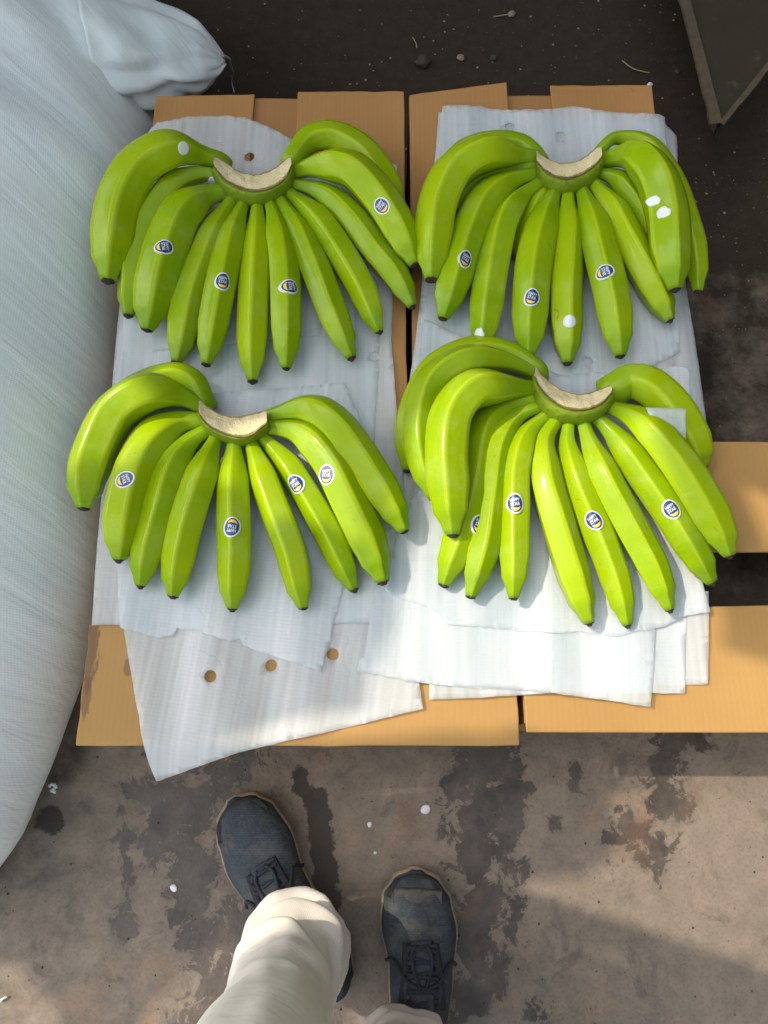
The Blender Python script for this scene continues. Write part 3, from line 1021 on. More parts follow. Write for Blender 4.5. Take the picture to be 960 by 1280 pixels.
bunch('upper right banana bunch with two white flecks on its large right finger', 500, 140, 410 / 960,
      [(398, 110), (425, 132), (480, 149), (530, 138), (565, 112), (586, 96)],
      [(400, 146), (430, 176), (475, 193), (520, 186), (568, 157), (592, 130)],
      [(398, 170), (425, 205), (475, 226), (525, 217), (575, 188), (598, 148)],
      [([(412, 135), (345, 128), (250, 118), (165, 170), (115, 265), (98, 375), (92, 492)], 112, D(lift=.018, mid_up=.012)),
       ([(405, 165), (320, 160), (215, 190), (130, 290), (85, 370), (72, 432)], 80, D(lift=0.0)),
       ([(405, 180), (320, 205), (248, 262), (203, 350), (168, 450), (125, 605)], 104, D(lift=.004)),
       ([(418, 205), (358, 248), (308, 320), (280, 420), (260, 540), (240, 700)], 98, D(lift=.004)),
       ([(430, 222), (395, 275), (365, 350), (350, 440)], 62, D(lift=-0.002)),
       ([(456, 225), (425, 305), (400, 400), (385, 520), (377, 715)], 104, D(lift=.006)),
       ([(490, 225), (490, 320), (486, 430), (482, 560), (490, 735)], 96, D(lift=.0)),
       ([(526, 218), (560, 310), (592, 430), (622, 560), (645, 715)], 100, D(lift=.006)),
       ([(558, 200), (618, 280), (670, 380), (728, 490), (790, 610)], 96, D(lift=.0)),
       ([(580, 178), (640, 200), (690, 260), (730, 350), (750, 420)], 76, D(lift=.002)),
       ([(584, 140), (680, 126), (745, 185), (778, 290), (788, 400), (805, 520)], 122, D(lift=.028, mid_up=.008)),
       ([(586, 110), (635, 76), (720, 100), (790, 200), (840, 340), (864, 440), (872, 525)], 78, D(lift=.002, zb=.03)),
       ([(402, 130), (350, 92), (270, 88), (180, 120), (110, 220), (75, 330), (70, 420)], 66, D(lift=-.002, zb=.02, neck=.8))],
      [(2, 190, 432, 250), (5, 386, 543, 250), (7, 599, 469, 190), (6, 497, 613, 0, BL_),
       (10, 742, 261, 0, D(blank=True, a=.0065, b=.009, torn=True)), (10, 771, 294, 0, D(blank=True, a=.008, b=.009, torn=True)),
       (3, 232, 650, 0, D(blank=True, a=.008, b=.007, torn=True))], 2)

bunch('lower left banana bunch, sunlit in patches, nearest the left shoe', 80, 440, 460 / 960,
      [(352, 120), (380, 146), (430, 168), (480, 163), (528, 152)],
      [(352, 162), (380, 195), (430, 217), (480, 220), (530, 184)],
      [(350, 172), (378, 208), (430, 230), (482, 232), (536, 196)],
      [([(362, 142), (295, 112), (215, 104), (135, 155), (88, 240), (62, 320), (52, 408)], 112, D(lift=.018, mid_up=.010)),
       ([(360, 130), (335, 84), (285, 66), (205, 92), (130, 150), (90, 230)], 82, D(lift=0, zb=.02, neck=.85)),
       ([(366, 178), (295, 186), (228, 232), (182, 320), (155, 430), (143, 542)], 106, D(lift=.004)),
       ([(380, 200), (322, 242), (278, 310), (246, 420), (222, 510), (200, 610)], 90, D()),
       ([(402, 215), (375, 280), (345, 370), (314, 480), (285, 638)], 90, D(lift=.005)),
       ([(446, 222), (442, 310), (445, 420), (448, 540), (440, 670)], 90, D()),
       ([(482, 222), (516, 310), (558, 420), (598, 530), (625, 668)], 84, D(lift=.004)),
       ([(506, 212), (582, 290), (645, 390), (700, 490), (757, 620)], 76, D()),
       ([(525, 196), (620, 212), (690, 285), (742, 390), (788, 490), (832, 600)], 106, D(lift=.008)),
       ([(528, 168), (628, 148), (700, 182), (770, 272), (832, 370), (888, 468)], 96, D(lift=.012, mid_up=.01))],
      [(2, 159, 333, 200), (5, 438, 457, 80), (7, 603, 345, -60), (8, 685, 320, -95)], 3)

bunch('lower right banana bunch of bright glossy fingers, one partly covered by a foam flap', 480, 410, 460 / 960,
      [(395, 98), (420, 128), (465, 160), (520, 172), (560, 160), (592, 150)],
      [(392, 128), (420, 172), (468, 207), (520, 213), (565, 198), (594, 168)],
      [(384, 150), (412, 205), (462, 236), (520, 240), (572, 222), (604, 184)],
      [([(402, 118), (310, 86), (210, 84), (128, 140), (95, 240), (98, 340), (130, 445)], 84, D(lift=.014, mid_up=.012)),
       ([(398, 112), (320, 66), (225, 60), (130, 112), (75, 220), (60, 300), (60, 372)], 76, D(lift=-.002, zb=.02, neck=.8)),
       ([(400, 158), (310, 155), (232, 162), (178, 230), (165, 330), (172, 430), (180, 540)], 110, D(lift=.030, mid_up=.008)),
       ([(400, 182), (320, 208), (262, 265), (238, 400), (205, 530), (155, 672)], 92, D(lift=.0)),
       ([(412, 202), (340, 235), (296, 310), (280, 430), (262, 560), (225, 702)], 82, D(lift=.006)),
       ([(430, 222), (372, 280), (346, 370), (343, 480), (342, 600), (338, 705)], 80, D(lift=.010)),
       ([(455, 232), (416, 300), (420, 390), (455, 520), (492, 640), (535, 770)], 90, D(lift=.006)),
       ([(482, 238), (480, 310), (512, 420), (560, 540), (604, 660), (635, 775)], 80, D(lift=.0)),
       ([(516, 238), (540, 310), (590, 420), (648, 530), (702, 630), (745, 735)], 86, D(lift=.006)),
       ([(548, 226), (608, 290), (680, 390), (750, 490), (808, 580), (856, 665)], 88, D(lift=.002)),
       ([(582, 202), (672, 245), (755, 335), (820, 430), (870, 520), (902, 594)], 98, D(lift=.020, mid_up=.004)),
       ([(600, 158), (640, 140), (690, 152), (742, 200), (790, 275), (832, 365)], 104, D(lift=-.004, zb=.020, neck=.85))],
      [(3, 244, 513, 250), (5, 342, 458, -85), (7, 548, 502, -60), (9, 750, 473, -60)], 4)

# ------------------------------------------------------------------ white sack
def build_sack():
    zE = 0.085
    right = [(178, -60), (168, 20), (176, 70), (188, 120), (192, 165), (188, 230), (170, 300), (152, 380), (143, 450), (140, 520), (138, 590), (134, 650), (122, 710), (108, 770),
             (85, 835), (62, 895), (42, 950), (18, 1005), (-8, 1062), (-70, 1130), (-190, 1180)]
    pts = [P(u, v, 0.13) for u, v in right]
    pts = [(p.x, p.y) for p in pts]
    left = [(-1.20, -0.16), (-1.45, 0.10), (-1.50, 0.6), (-1.42, 1.15), (-1.15, 1.42), (-0.75, 1.48)]
    loop = catmull([Vector((x, y, 0)) for x, y in pts + left + [pts[0]]], 221)[:-1]
    n = len(loop)
    def spine(p):
        y = min(max(p.y, 0.18), 1.05)
        return Vector((-0.92, y, 0))
    prof = []
    for k in range(7):            # underside, from the ground contact to the widest line
        t = k / 6
        prof.append((-1, t))
    rows = 46
    V, F = [], []
    uv = []
    tot = 0
    for k in range(8):
        t = k / 8
        inset = 0.055 * (1 - math.sin(t * math.pi / 2))
        z = zE * (1 - math.cos(t * math.pi / 2)) + 0.004
        for i, p in enumerate(loop):
            s = spine(p); d = (s - p); L = d.length; d.normalize()
            q = p + d * inset
            V.append(Vector((q.x, q.y, z)))
    for k in range(rows):
        t = (k / (rows - 1)) ** 1.35
        for i, p in enumerate(loop):
            s = spine(p); d = (s - p); L = d.length
            dist = L * t
            D_ = 0.46
            h = math.sqrt(max(0, 1 - (1 - min(1, dist / D_)) ** 2))
            q = p.lerp(s, t)
            z = zE + 0.30 * h
            w = min(1, dist / 0.05)
            # long creases running diagonally down the filled cloth
            a = R(-36)
            cx = q.x * math.cos(a) + q.y * math.sin(a)
            cy = -q.x * math.sin(a) + q.y * math.cos(a)
            cr = noise.noise(Vector((cx * 2.5, cy * 13, 0.3)))
            cr2 = noise.noise(Vector((cx * 5, cy * 30, 4.3)))
            up = min(1, max(0.05, (q.y - 0.45) * 1.6))
            z += w * up * (0.014 * (abs(cr) * -2 + 0.4) + 0.004 * (1 - 2 * abs(cr2)))
            z += w * 0.014 * noise.noise(Vector((q.x * 4, q.y * 4, 8.0)))
            V.append(Vector((q.x, q.y, z)))
    R_ = 8 + rows
    for j in range(R_ - 1):
        for i in range(n):
            i2 = (i + 1) % n
            F.append((j * n + i, j * n + i2, (j + 1) * n + i2, (j + 1) * n + i))
    F.append(tuple(range(n))[::-1])
    e = empty('woven_sack', (-0.92, 0.5, 0))
    tag(e, 'large bulging white woven sack filling the left side, its gathered corner reaching past the carton', 'sack')
    o = mesh_obj('sack_body', V, F, M_sack, e)
    fix_normals(o)
    # gathered corner: a pinched, pleated ear of cloth lying to the right
    A = P(120, 40, 0.20); B = P(279, 74, 0.12)
    m, k = 40, 64
    V, F = [], []
    for i in range(m):
        t = i / (m - 1)
        c = A.lerp(B, t)
        # width across, in photo terms from about 130 px down to a blunt pleated end
        wv = interp(t, (0, 0.35, 0.6, 0.8, 0.93, 1.0), (0.10, 0.088, 0.072, 0.050, 0.030, 0.010))
        hv = interp(t, (0, 0.4, 0.8, 1.0), (0.085, 0.065, 0.040, 0.006))
        ax = (B - A); ax.z = 0; ax.normalize()
        sd = Vector((-ax.y, ax.x, 0))
        for q in range(k):
            an = 2 * math.pi * q / k
            pl = 1 + (0.10 + 0.20 * t) * noise.noise(Vector((math.cos(an) * 3.4, math.sin(an) * 3.4, t * 3.5))) + (0.02 + 0.06 * t) * math.sin(an * 11 + 5 * t) + 0.05 * noise.noise(Vector((math.cos(an) * 8, math.sin(an) * 8, t * 6)))
            low = 1.28 if math.cos(an) < 0 else 1.0
            V.append(c + sd * (wv * math.cos(an) * pl * low) + Vector((0, 0, hv * math.sin(an) * pl)) + ax * (0.020 * noise.noise(Vector((an * 1.2, t * 2, 1.1))) * t))
    for i in range(m - 1):
        for q in range(k):
            q2 = (q + 1) % k
            F.append((i * k + q, i * k + q2, (i + 1) * k + q2, (i + 1) * k + q))
    F.append(tuple(range(k))[::-1]); F.append(tuple((m - 1) * k + q for q in range(k)))
    ear = mesh_obj('gathered_corner', V, F, M_sack, e)
    fix_normals(ear)
    th = simple('white_thread', (0.55, 0.58, 0.58), 0.7)
    pts = catmull([P(278, 70, 0.13), P(286, 74, 0.11), P(291, 88, 0.05), P(290, 104, 0.01), P(293, 116, 0.004)], 24)
    V, F = tube(pts, 0.0009, 6)
    mesh_obj('loose_thread', V, F, th, e)
    V, F = tube([p + Vector((0.004 * math.sin(i * .5), 0.003 * math.cos(i * .7), 0)) for i, p in enumerate(pts[:15])], 0.0006, 6)
    mesh_obj('loose_thread', V, F, th, e)
build_sack()

# ------------------------------------------------------------------ rusty plate, top right
def build_plate():
    m = NT('dark_painted_steel')
    o = m.obj()
    c = m.mix(m.noise(o, 20, 6, 0.7), (0.028, 0.023, 0.015), (0.045, 0.038, 0.026))
    c = m.mix(m.math('MULTIPLY', m.ramp(m.noise(o, 40, 6, 0.75), [(0.6, (0, 0, 0)), (0.7, (1, 1, 1))]), 0.5), c, (0.10, 0.075, 0.05))
    m.set(Base_Color=c, Roughness=0.9, Specular_IOR_Level=0.1)
    rust = simple('rusty_edge', (0.065, 0.047, 0.026), 0.8, 0.6, 90, 0.6)
    z = 0.16
    out = [P(858, -6, z), P(900, 156, z), P(1010, 18, z), P(1120, -260, z), P(800, -260, z)]
    c0 = P(900, 156, z); c0.z = 0
    e = empty('steel_plate', (c0.x, c0.y, 0))
    tag(e, 'dark steel plate corner with rusty brown edges at the top right', 'metal plate')
    poly = [(p.x, p.y) for p in out][::-1]
    prism('plate', poly, z - 0.012, z, m.m, e, 0.002)
    def strip(a, b, w, zz, name='edge_strip'):
        d = (b - a); nrm = Vector((d.y, -d.x, 0)).normalized()
        k = 30
        V = []
        for i in range(k + 1):
            t = i / k
            p = a.lerp(b, t)
            ww = w * (0.8 + 0.5 * abs(noise.noise(Vector((t * 9, w * 99, 0)))))
            for (off, h) in ((-0.003, zz - 0.03), (-0.003, zz + 0.003), (ww, zz + 0.003), (ww, zz - 0.002)):
                V.append(Vector((p.x, p.y, 0)) - nrm * off + Vector((0, 0, h + 0.0008 * noise.noise(p * 60))))
        F = []
        for i in range(k):
            for j in range(3):
                F.append((i * 4 + j, i * 4 + j + 1, i * 4 + j + 5, i * 4 + j + 4))
        o = mesh_obj(name, V, F, rust, e, False)
        return o
    strip(out[1], out[0] + (out[0] - out[1]) * 0.8, 0.015, z)
    strip(out[2], out[1], 0.006, z)
    # legs that carry it
    for (dx, dy) in ((0.26, 0.34), (0.14, 0.60)):
        q = c0 + Vector((dx, dy, 0))
        prism('leg', [(q.x - .012, q.y - .012), (q.x + .012, q.y - .012), (q.x + .012, q.y + .012), (q.x - .012, q.y + .012)], 0.001, z - .0125, rust, e)
build_plate()

# ------------------------------------------------------------------ person: shoes and trousers
def build_person():
    e = empty('person', (-0.03, -0.22, 0))
    tag(e, 'person in light cream trousers and dark navy running shoes standing at the cartons', 'person')
    # --- materials
    m = NT('navy_knit')
    o = m.obj()
    w1 = m.n('ShaderNodeTexWave', bands_direction='Y'); w1.inputs['Scale'].default_value = 110; w1.inputs['Distortion'].default_value = 1.0; w1.inputs['Detail Scale'].default_value = 4
    vo = m.n('ShaderNodeTexVoronoi'); vo.inputs['Scale'].default_value = 260
    m.l(o, w1.inputs['Vector']); m.l(o, vo.inputs['Vector'])
    c = m.mix(m.noise(o, 24, 5, 0.65), (0.015, 0.023, 0.031), (0.052, 0.064, 0.074))
    c = m.mix(m.math('MULTIPLY', w1.outputs['Fac'], 0.22), c, (0.060, 0.072, 0.078))
    kn = m.ramp(vo.outputs['Distance'], [(0.25, (1, 1, 1)), (0.6, (0, 0, 0))])
    c = m.mix(m.math('MULTIPLY', kn, 0.35), c, (0.062, 0.078, 0.092))
    dust = m.ramp(m.noise(o, 30, 6, 0.7), [(0.50, (0, 0, 0)), (0.74, (1, 1, 1))])
    c = m.mix(m.math('MULTIPLY', dust, 0.45), c, (0.17, 0.14, 0.11))
    m.set(Base_Color=c, Roughness=0.85, Specular_IOR_Level=0.2, Normal=m.bump(w1.outputs['Fac'], 0.3, 0.0005, m.bump(vo.outputs['Distance'], 0.4, 0.0005)))
    knit = m.m
    dark = simple('dark_lace', (0.014, 0.018, 0.026), 0.8, 0.3, 300, 0.4)
    sole_m = NT('dirty_tan_sole'); o = sole_m.obj()
    c = sole_m.mix(sole_m.noise(o, 60, 6, 0.7), (0.09, 0.06, 0.04), (0.36, 0.28, 0.19))
    sole_m.set(Base_Color=c, Roughness=0.75)
    overlay = simple('black_shoe_overlay', (0.010, 0.012, 0.015), 0.8, 0.35, 80, 0.3)
    patch = simple('dusty_toe_patch', (0.075, 0.066, 0.056), 0.85, 0.6, 220, 0.5)

    def shoe(toe, heel, side, seed):
        """toe, heel: ground positions; side = +1 if the big toe is on the right"""
        ax = (toe - heel); L = ax.length; ax.normalize()
        sd = Vector((ax.y, -ax.x, 0))     # to the right of the walking direction
        ts = [0, .02, .06, .12, .2, .3, .4, .5, .6, .7, .78, .85, .91, .955, .985, 1.0]
        wid = lambda t: 0.0485 * smooth_interp(t, (0, .04, .12, .3, .5, .72, .86, .95, 1.0), (.22, .50, .68, .74, .82, 1.0, .90, .62, .14))
        bend = lambda t: side * 0.010 * (smooth_interp(t, (0, .45, 1.0), (0, -0.5, 0.6)))
        hgt = lambda t: smooth_interp(t, (0, .06, .3, .45, .6, .78, .92, 1.0), (.070, .088, .088, .082, .068, .057, .054, .044))
        # upper
        N, K = 60, 26
        V, F = [], []
        for i in range(N):
            t = i / (N - 1)
            c = heel + ax * (L * (0.006 + 0.984 * t)) + sd * bend(t)
            w, h = wid(t) * 0.985, hgt(t)
            for k in range(K):
                a = math.pi * k / (K - 1)
                x = math.cos(a)
                y = math.sin(a)
                px = w * math.copysign(abs(x) ** 0.72, x)
                pz = 0.022 + (h - 0.022) * (y ** 0.82)
                nz = noise.noise(Vector((t * 9, a * 2.2, seed)))
                n2 = noise.noise(Vector((t * 26, a * 3.5, seed + 4)))
                pz += (0.0022 * nz + 0.0010 * n2) * y
                # flex creases over the toes
                pz -= 0.0022 * y * max(0, math.sin(t * 75)) * smooth_interp(t, (.62, .7, .8, .86), (0, 1, 1, 0))
                V.append(c + sd * px + Vector((0, 0, pz)))
        for i in range(N - 1):
            for k in range(K - 1):
                F.append((i * K + k, i * K + k + 1, (i + 1) * K + k + 1, (i + 1) * K + k))
        F.append(tuple(range(K))); F.append(tuple((N - 1) * K + k for k in range(K))[::-1])
        up = mesh_obj('shoe', V, F, knit, e)
        fix_normals(up)
        bvh = BVHTree.FromPolygons([tuple(v) for v in V], F)
        def sub(o):
            o.matrix_parent_inverse = Matrix.Identity(4)
            return o
        def on(t, x, lift):
            c = heel + ax * (L * t) + sd * (bend(t) + x)
            h, n_, _, _ = bvh.ray_cast(c + Vector((0, 0, 0.3)), Vector((0, 0, -1)))
            return (h if h else c + Vector((0, 0, .03))) + Vector((0, 0, lift))
        # sole
        V, F = [], []
        M2 = 72
        ring = []
        for k in range(M2):
            s = k / M2
            if s < .5:
                t = s * 2; sg = 1
            else:
                t = 2 - s * 2; sg = -1
            tt = 0.5 - 0.5 * math.cos(math.pi * t)
            ring.append((tt, sg))
        for lvl, (gz, gw) in enumerate(((0.001, -.002), (0.006, 0.0), (0.020, .0012), (0.029, .0006), (0.031, -.002))):
            for (tt, sg) in ring:
                w = wid(tt) + gw
                ext = (tt - 0.5) * 2 * gw * (1 if abs(tt - .5) > .45 else 0)
                rise = 0.003 * smooth_interp(tt, (.82, 1.0), (0, 1))
                V.append(heel + ax * (L * tt + ext) + sd * (bend(tt) + sg * w) + Vector((0, 0, gz + rise + 0.0008 * noise.noise(Vector((tt * 30, sg, lvl))))))
        for l in range(4):
            for k in range(M2):
                k2 = (k + 1) % M2
                F.append((l * M2 + k, l * M2 + k2, (l + 1) * M2 + k2, (l + 1) * M2 + k))
        F.append(tuple(range(M2))[::-1]); F.append(tuple(4 * M2 + k for k in range(M2)))
        s_ = mesh_obj('sole', V, F, sole_m.m, up, True); fix_normals(s_); sub(s_)
        def ribbon(name, pts, w, th, mat):
            """flat strip following shoe surface; pts = list of (t, x)"""
            C = [on(t, x, th * .5) for t, x in pts]
            C = catmull(C, 26)
            V, F = [], []
            for i, c in enumerate(C):
                T = (C[min(i + 1, 25)] - C[max(0, i - 1)]).normalized()
                b = T.cross(Vector((0, 0, 1))).normalized()
                for (q, z) in ((-1, -.6), (-.7, 1), (.7, 1), (1, -.6)):
                    V.append(c + b * (w * q) + Vector((0, 0, th * z)))
            for i in range(25):
                for k in range(4):
                    F.append((i * 4 + k, i * 4 + (k + 1) % 4, i * 4 + 4 + (k + 1) % 4, i * 4 + 4 + k))
            F.append((0, 1, 2, 3)); F.append((103, 102, 101, 100))
            return sub(mesh_obj(name, V, F, mat, up))
        # toe rand, tongue, eyestays, laces
        ribbon('toe_rand', [(.85, -.034), (.92, -.025), (.955, 0), (.92, .025), (.85, .034)], 0.005, 0.0007, overlay)
        ribbon('eyestay', [(.66, -.017), (.52, -.020), (.38, -.024)], 0.005, 0.0014, overlay)
        ribbon('eyestay', [(.66, .017), (.52, .020), (.38, .024)], 0.005, 0.0014, overlay)
        ribbon('tongue', [(.67, 0), (.55, 0), (.42, 0), (.33, 0)], 0.015, 0.0018, knit)
        for q in range(5):
            t = .645 - q * .058
            f = 1 if q % 2 else -1
            ribbon('lace', [(t + .008, -.019 * f), (t, 0), (t - .022, .019 * f)], 0.0028, 0.0026, dark)
            ribbon('lace', [(t - .004, .019 * f), (t - .010, 0), (t - .018, -.019 * f)], 0.0026, 0.0030, dark)
        r = random.Random(seed)
        for f in (-1, 1):
            ribbon('lace', [(.47, 0.004 * f), (.50, .020 * f), (.57, .034 * f), (.545, .044 * f)], 0.0024, 0.0030, dark)
            ribbon('lace', [(.47, 0.003 * f), (.54, .010 * f), (.61, .012 * f), (.655, .006 * f)], 0.0024, 0.0036, dark)
        if side < 0:
            ribbon('toe_patch', [(.85, -.030), (.856, 0), (.85, .030)], 0.013, 0.0006, patch)
        return up

    tl, hl = P(286, 1000, 0.02), P(430, 1238, 0.02)
    shoe(Vector((tl.x, tl.y, 0)), Vector((hl.x, hl.y, 0)), 1, 3)
    tr, hr = P(526, 1083, 0.02), P(516, 1352, 0.02)
    shoe(Vector((tr.x, tr.y, 0)), Vector((hr.x, hr.y, 0)), -1, 8)

    # --- trousers, one mesh
    mt = NT('cream_trouser_cloth'); o = mt.obj()
    c = mt.mix(mt.noise(o, 14, 5, 0.6), (0.60, 0.56, 0.49), (0.70, 0.66, 0.59))
    tw = mt.n('ShaderNodeTexWave'); tw.inputs['Scale'].default_value = 420; tw.inputs['Distortion'].default_value = 1; tw.bands_direction = 'DIAGONAL'
    mt.l(o, tw.inputs['Vector'])
    dirt = mt.ramp(mt.noise(o, 11, 5, 0.7), [(0.60, (0, 0, 0)), (0.72, (1, 1, 1))])
    c = mt.mix(mt.math('MULTIPLY', dirt, 0.30), c, (0.40, 0.27, 0.17))
    mt.set(Base_Color=c, Roughness=0.85, Sheen_Weight=0.2)
    mt.set(Normal=mt.bump(tw.outputs['Fac'], 0.2, 0.0004, mt.bump(mt.noise(mt.scale(o, (1, 1, 2.5)), 24, 3, 0.5, 0.5), 0.22, 0.008)))
    V, F = [], []
    K = 84
    def leg(path, rads, seed, folds):
        C = catmull(path, 330)
        s0 = len(V)
        tot = len(C)
        for i, c in enumerate(C):
            t = i / (tot - 1)
            rr = interp(t, [x[0] for x in rads], [x[1] for x in rads])
            rd = interp(t, [x[0] for x in rads], [x[2] for x in rads])
            for k in range(K):
                a = 2 * math.pi * k / K
                w = 1 + 0.03 * noise.noise(Vector((math.cos(a) * 1.6, math.sin(a) * 1.6, c.z * 8 + seed)))
                for (fz, fa, wid, amp) in folds:
                    da = (a - fa + math.pi) % (2 * math.pi) - math.pi
                    sag = 0.020 * (da ** 2) * (1 if seed < 5 else -1)
                    w += amp * math.exp(-((c.z - fz - sag + 0.006 * noise.noise(Vector((a * 2, fz * 40, seed)))) / wid) ** 2) * math.exp(-(da / 1.25) ** 2)
                # stacked ankle creases
                low = max(0, 1 - (c.z - 0.07) / 0.30)
                rn = abs(noise.noise(Vector((math.cos(a + c.z * 5) * 0.9, math.sin(a + c.z * 5) * 0.9, c.z * 17 + seed))))
                w += low * (0.26 * (0.22 - rn)) + 0.05 * low * noise.noise(Vector((math.cos(a) * 2.5, math.sin(a) * 2.5, c.z * 45 + seed)))
                w += 0.03 * noise.noise(Vector((math.cos(a) * 3, math.sin(a) * 3, c.z * 14 + seed * 2)))
                hem = 0.006 * noise.noise(Vector((math.cos(a) * 1.5, math.sin(a) * 1.5, seed * 3.3))) if i < 8 else 0
                V.append(c + Vector((rr * w * math.cos(a), rd * w * math.sin(a), hem)))
        for i in range(tot - 1):
            for k in range(K):
                k2 = (k + 1) % K
                F.append((s0 + i * K + k, s0 + i * K + k2, s0 + (i + 1) * K + k2, s0 + (i + 1) * K + k))
        # turned-in hem
        s1 = len(V)
        for k in range(K):
            a = 2 * math.pi * k / K
            q = V[s0 + k]
            c = C[0]
            V.append(Vector((c.x + (q.x - c.x) * 0.93, c.y + (q.y - c.y) * 0.93, q.z + 0.0005)))
        for k in range(K):
            a = 2 * math.pi * k / K
            q = V[s1 + k]
            V.append(Vector((q.x, q.y, q.z + 0.03)))
        for k in range(K):
            k2 = (k + 1) % K
            F.append((s1 + k, s1 + k2, s0 + k2, s0 + k))
            F.append((s1 + K + k, s1 + K + k2, s1 + k2, s1 + k))
    hemL = P(376, 1186, 0.075)
    leg([hemL, P(370, 1200, 0.12), P(352, 1236, 0.20), P(343, 1284, 0.29), Vector((-0.095, -0.225, 0.46)), Vector((-0.10, -0.29, 0.70)), Vector((-0.105, -0.34, 0.86)), Vector((-0.085, -0.36, 0.98))],
        [(0, .059, .057), (.06, .058, .060), (.16, .050, .056), (.30, .050, .060), (.45, .062, .072), (.75, .092, .098), (.9, .105, .118), (1, .095, .115)], 1,
        [(0.108, 1.7, .008, .26), (0.150, 1.2, .010, .32), (0.200, 2.0, .013, .22), (0.128, 1.3, .008, -.16), (0.178, 1.6, .010, -.14), (0.245, 1.0, .018, .12), (0.31, 2.2, .02, .10)])
    hemR = P(506, 1326, 0.085)
    leg([hemR, hemR + Vector((0, -.012, .05)), Vector((0.035, -0.33, 0.25)), Vector((0.045, -0.33, 0.46)), Vector((0.06, -0.34, 0.70)), Vector((0.065, -0.35, 0.86)), Vector((0.045, -0.36, 0.98))],
        [(0, .058, .060), (.06, .058, .060), (.30, .060, .066), (.45, .062, .072), (.75, .092, .098), (.9, .105, .118), (1, .095, .115)], 7,
        [(0.12, 1.6, .010, .10), (0.16, 1.2, .012, .10)])
    # hips closing the two legs
    s0 = len(V)
    for (z, rx, ry, cy) in ((0.80, .17, .10, -.335), (0.86, .19, .125, -.345), (0.93, .185, .125, -.355), (1.00, .170, .115, -.36), (1.01, .150, .100, -.36)):
        for k in range(K):
            a = 2 * math.pi * k / K
            V.append(Vector((-0.02 + rx * math.cos(a), cy + ry * math.sin(a), z)))
    for i in range(4):
        for k in range(K):
            k2 = (k + 1) % K
            F.append((s0 + i * K + k, s0 + i * K + k2, s0 + (i + 1) * K + k2, s0 + (i + 1) * K + k))
    F.append(tuple(s0 + k for k in range(K))[::-1]); F.append(tuple(s0 + 4 * K + k for k in range(K)))
    t_ = mesh_obj('trousers', V, F, mt.m, e)
    # ankles in dark socks
    sk = simple('dark_sock', (0.02, 0.022, 0.026), 0.9)
    for a, b in ((P(386, 1180, 0.06), P(368, 1186, 0.16)), (P(510, 1300, 0.06), hemR + Vector((0, -.012, .08)))):
        V, F = tube([a, a.lerp(b, .5), b], [.040, .036, .038], 20)
        mesh_obj('sock', V, F, sk, e)
build_person()

# ------------------------------------------------------------------ litter and pebbles
def pebble(u, v, r, mat, label, cat='pebble', name='pebble', flat=0.55, group=None, seed=0):
    p = P(u, v, 0)
    rr = r * depth(v, 0) / FPX
    bm = bmesh.new()
    bmesh.ops.create_icosphere(bm, subdivisions=3, radius=1)
    for x in bm.verts:
        n_ = 1 + 0.32 * noise.noise(x.co * 1.3 + Vector((seed * 3.1, 0, 0))) + 0.12 * noise.noise(x.co * 4 + Vector((seed, 0, 0)))
        x.co = Vector((x.co.x * rr * n_, x.co.y * rr * n_ * 0.85, (x.co.z * n_ * flat + flat * .75) * rr))
    me = bpy.data.meshes.new(name); bm.to_mesh(me); bm.free()
    me.materials.append(mat)
    me.polygons.foreach_set('use_smooth', [True] * len(me.polygons))
    o = bpy.data.objects.new(name, me); COL.objects.link(o)
    o.location = p; o.rotation_euler = (0, 0, seed)
    tag(o, label, cat, group)
M_peb = simple('grey_brown_stone', (0.036, 0.030, 0.022), 0.8, 0.3, 150, 0.5)
M_pebl = simple('tan_stone', (0.24, 0.19, 0.12), 0.8, 0.3, 200, 0.4)
M_scrap = simple('white_foam_scrap', (0.60, 0.62, 0.64), 0.6, 0.06)
pebble(529, 80, 10, M_peb, 'grey brown stone on the soil beyond the cartons, largest of the stones', seed=1)
pebble(576, 74, 5, M_pebl, 'small tan pebble just right of the largest stone')
pebble(617, 74, 5, M_peb, 'dark pebble on the soil, right of the tan pebble', seed=3)
pebble(639, 19, 5, M_pebl, 'pale pebble near the top of the picture, on the dark soil', seed=4)
pebble(846, 91, 4, M_peb, 'dark pebble beside the white scrap at the carton corner', seed=5)
pebble(812, 107, 3.5, M_scrap, 'tiny white scrap at the far corner of the upper right carton', 'scrap', 'foam_scrap', seed=6)
for i, (u, v, r, lab) in enumerate([(532, 1012, 6, 'round white flake on the concrete between and above the shoes'),
                                    (462, 1031, 3.2, 'small cream flake on the concrete, right of the left shoe'),
                                    (217, 1110, 4.5, 'white flake on the wet stain left of the left shoe'),
                                    (469, 1066, 1.8, 'tiny pale flake on the concrete between the shoes')]):
    pebble(u, v, r, M_scrap, lab, 'flake', 'white_flake', 0.22, 'pale flakes on the concrete', seed=i + 10)
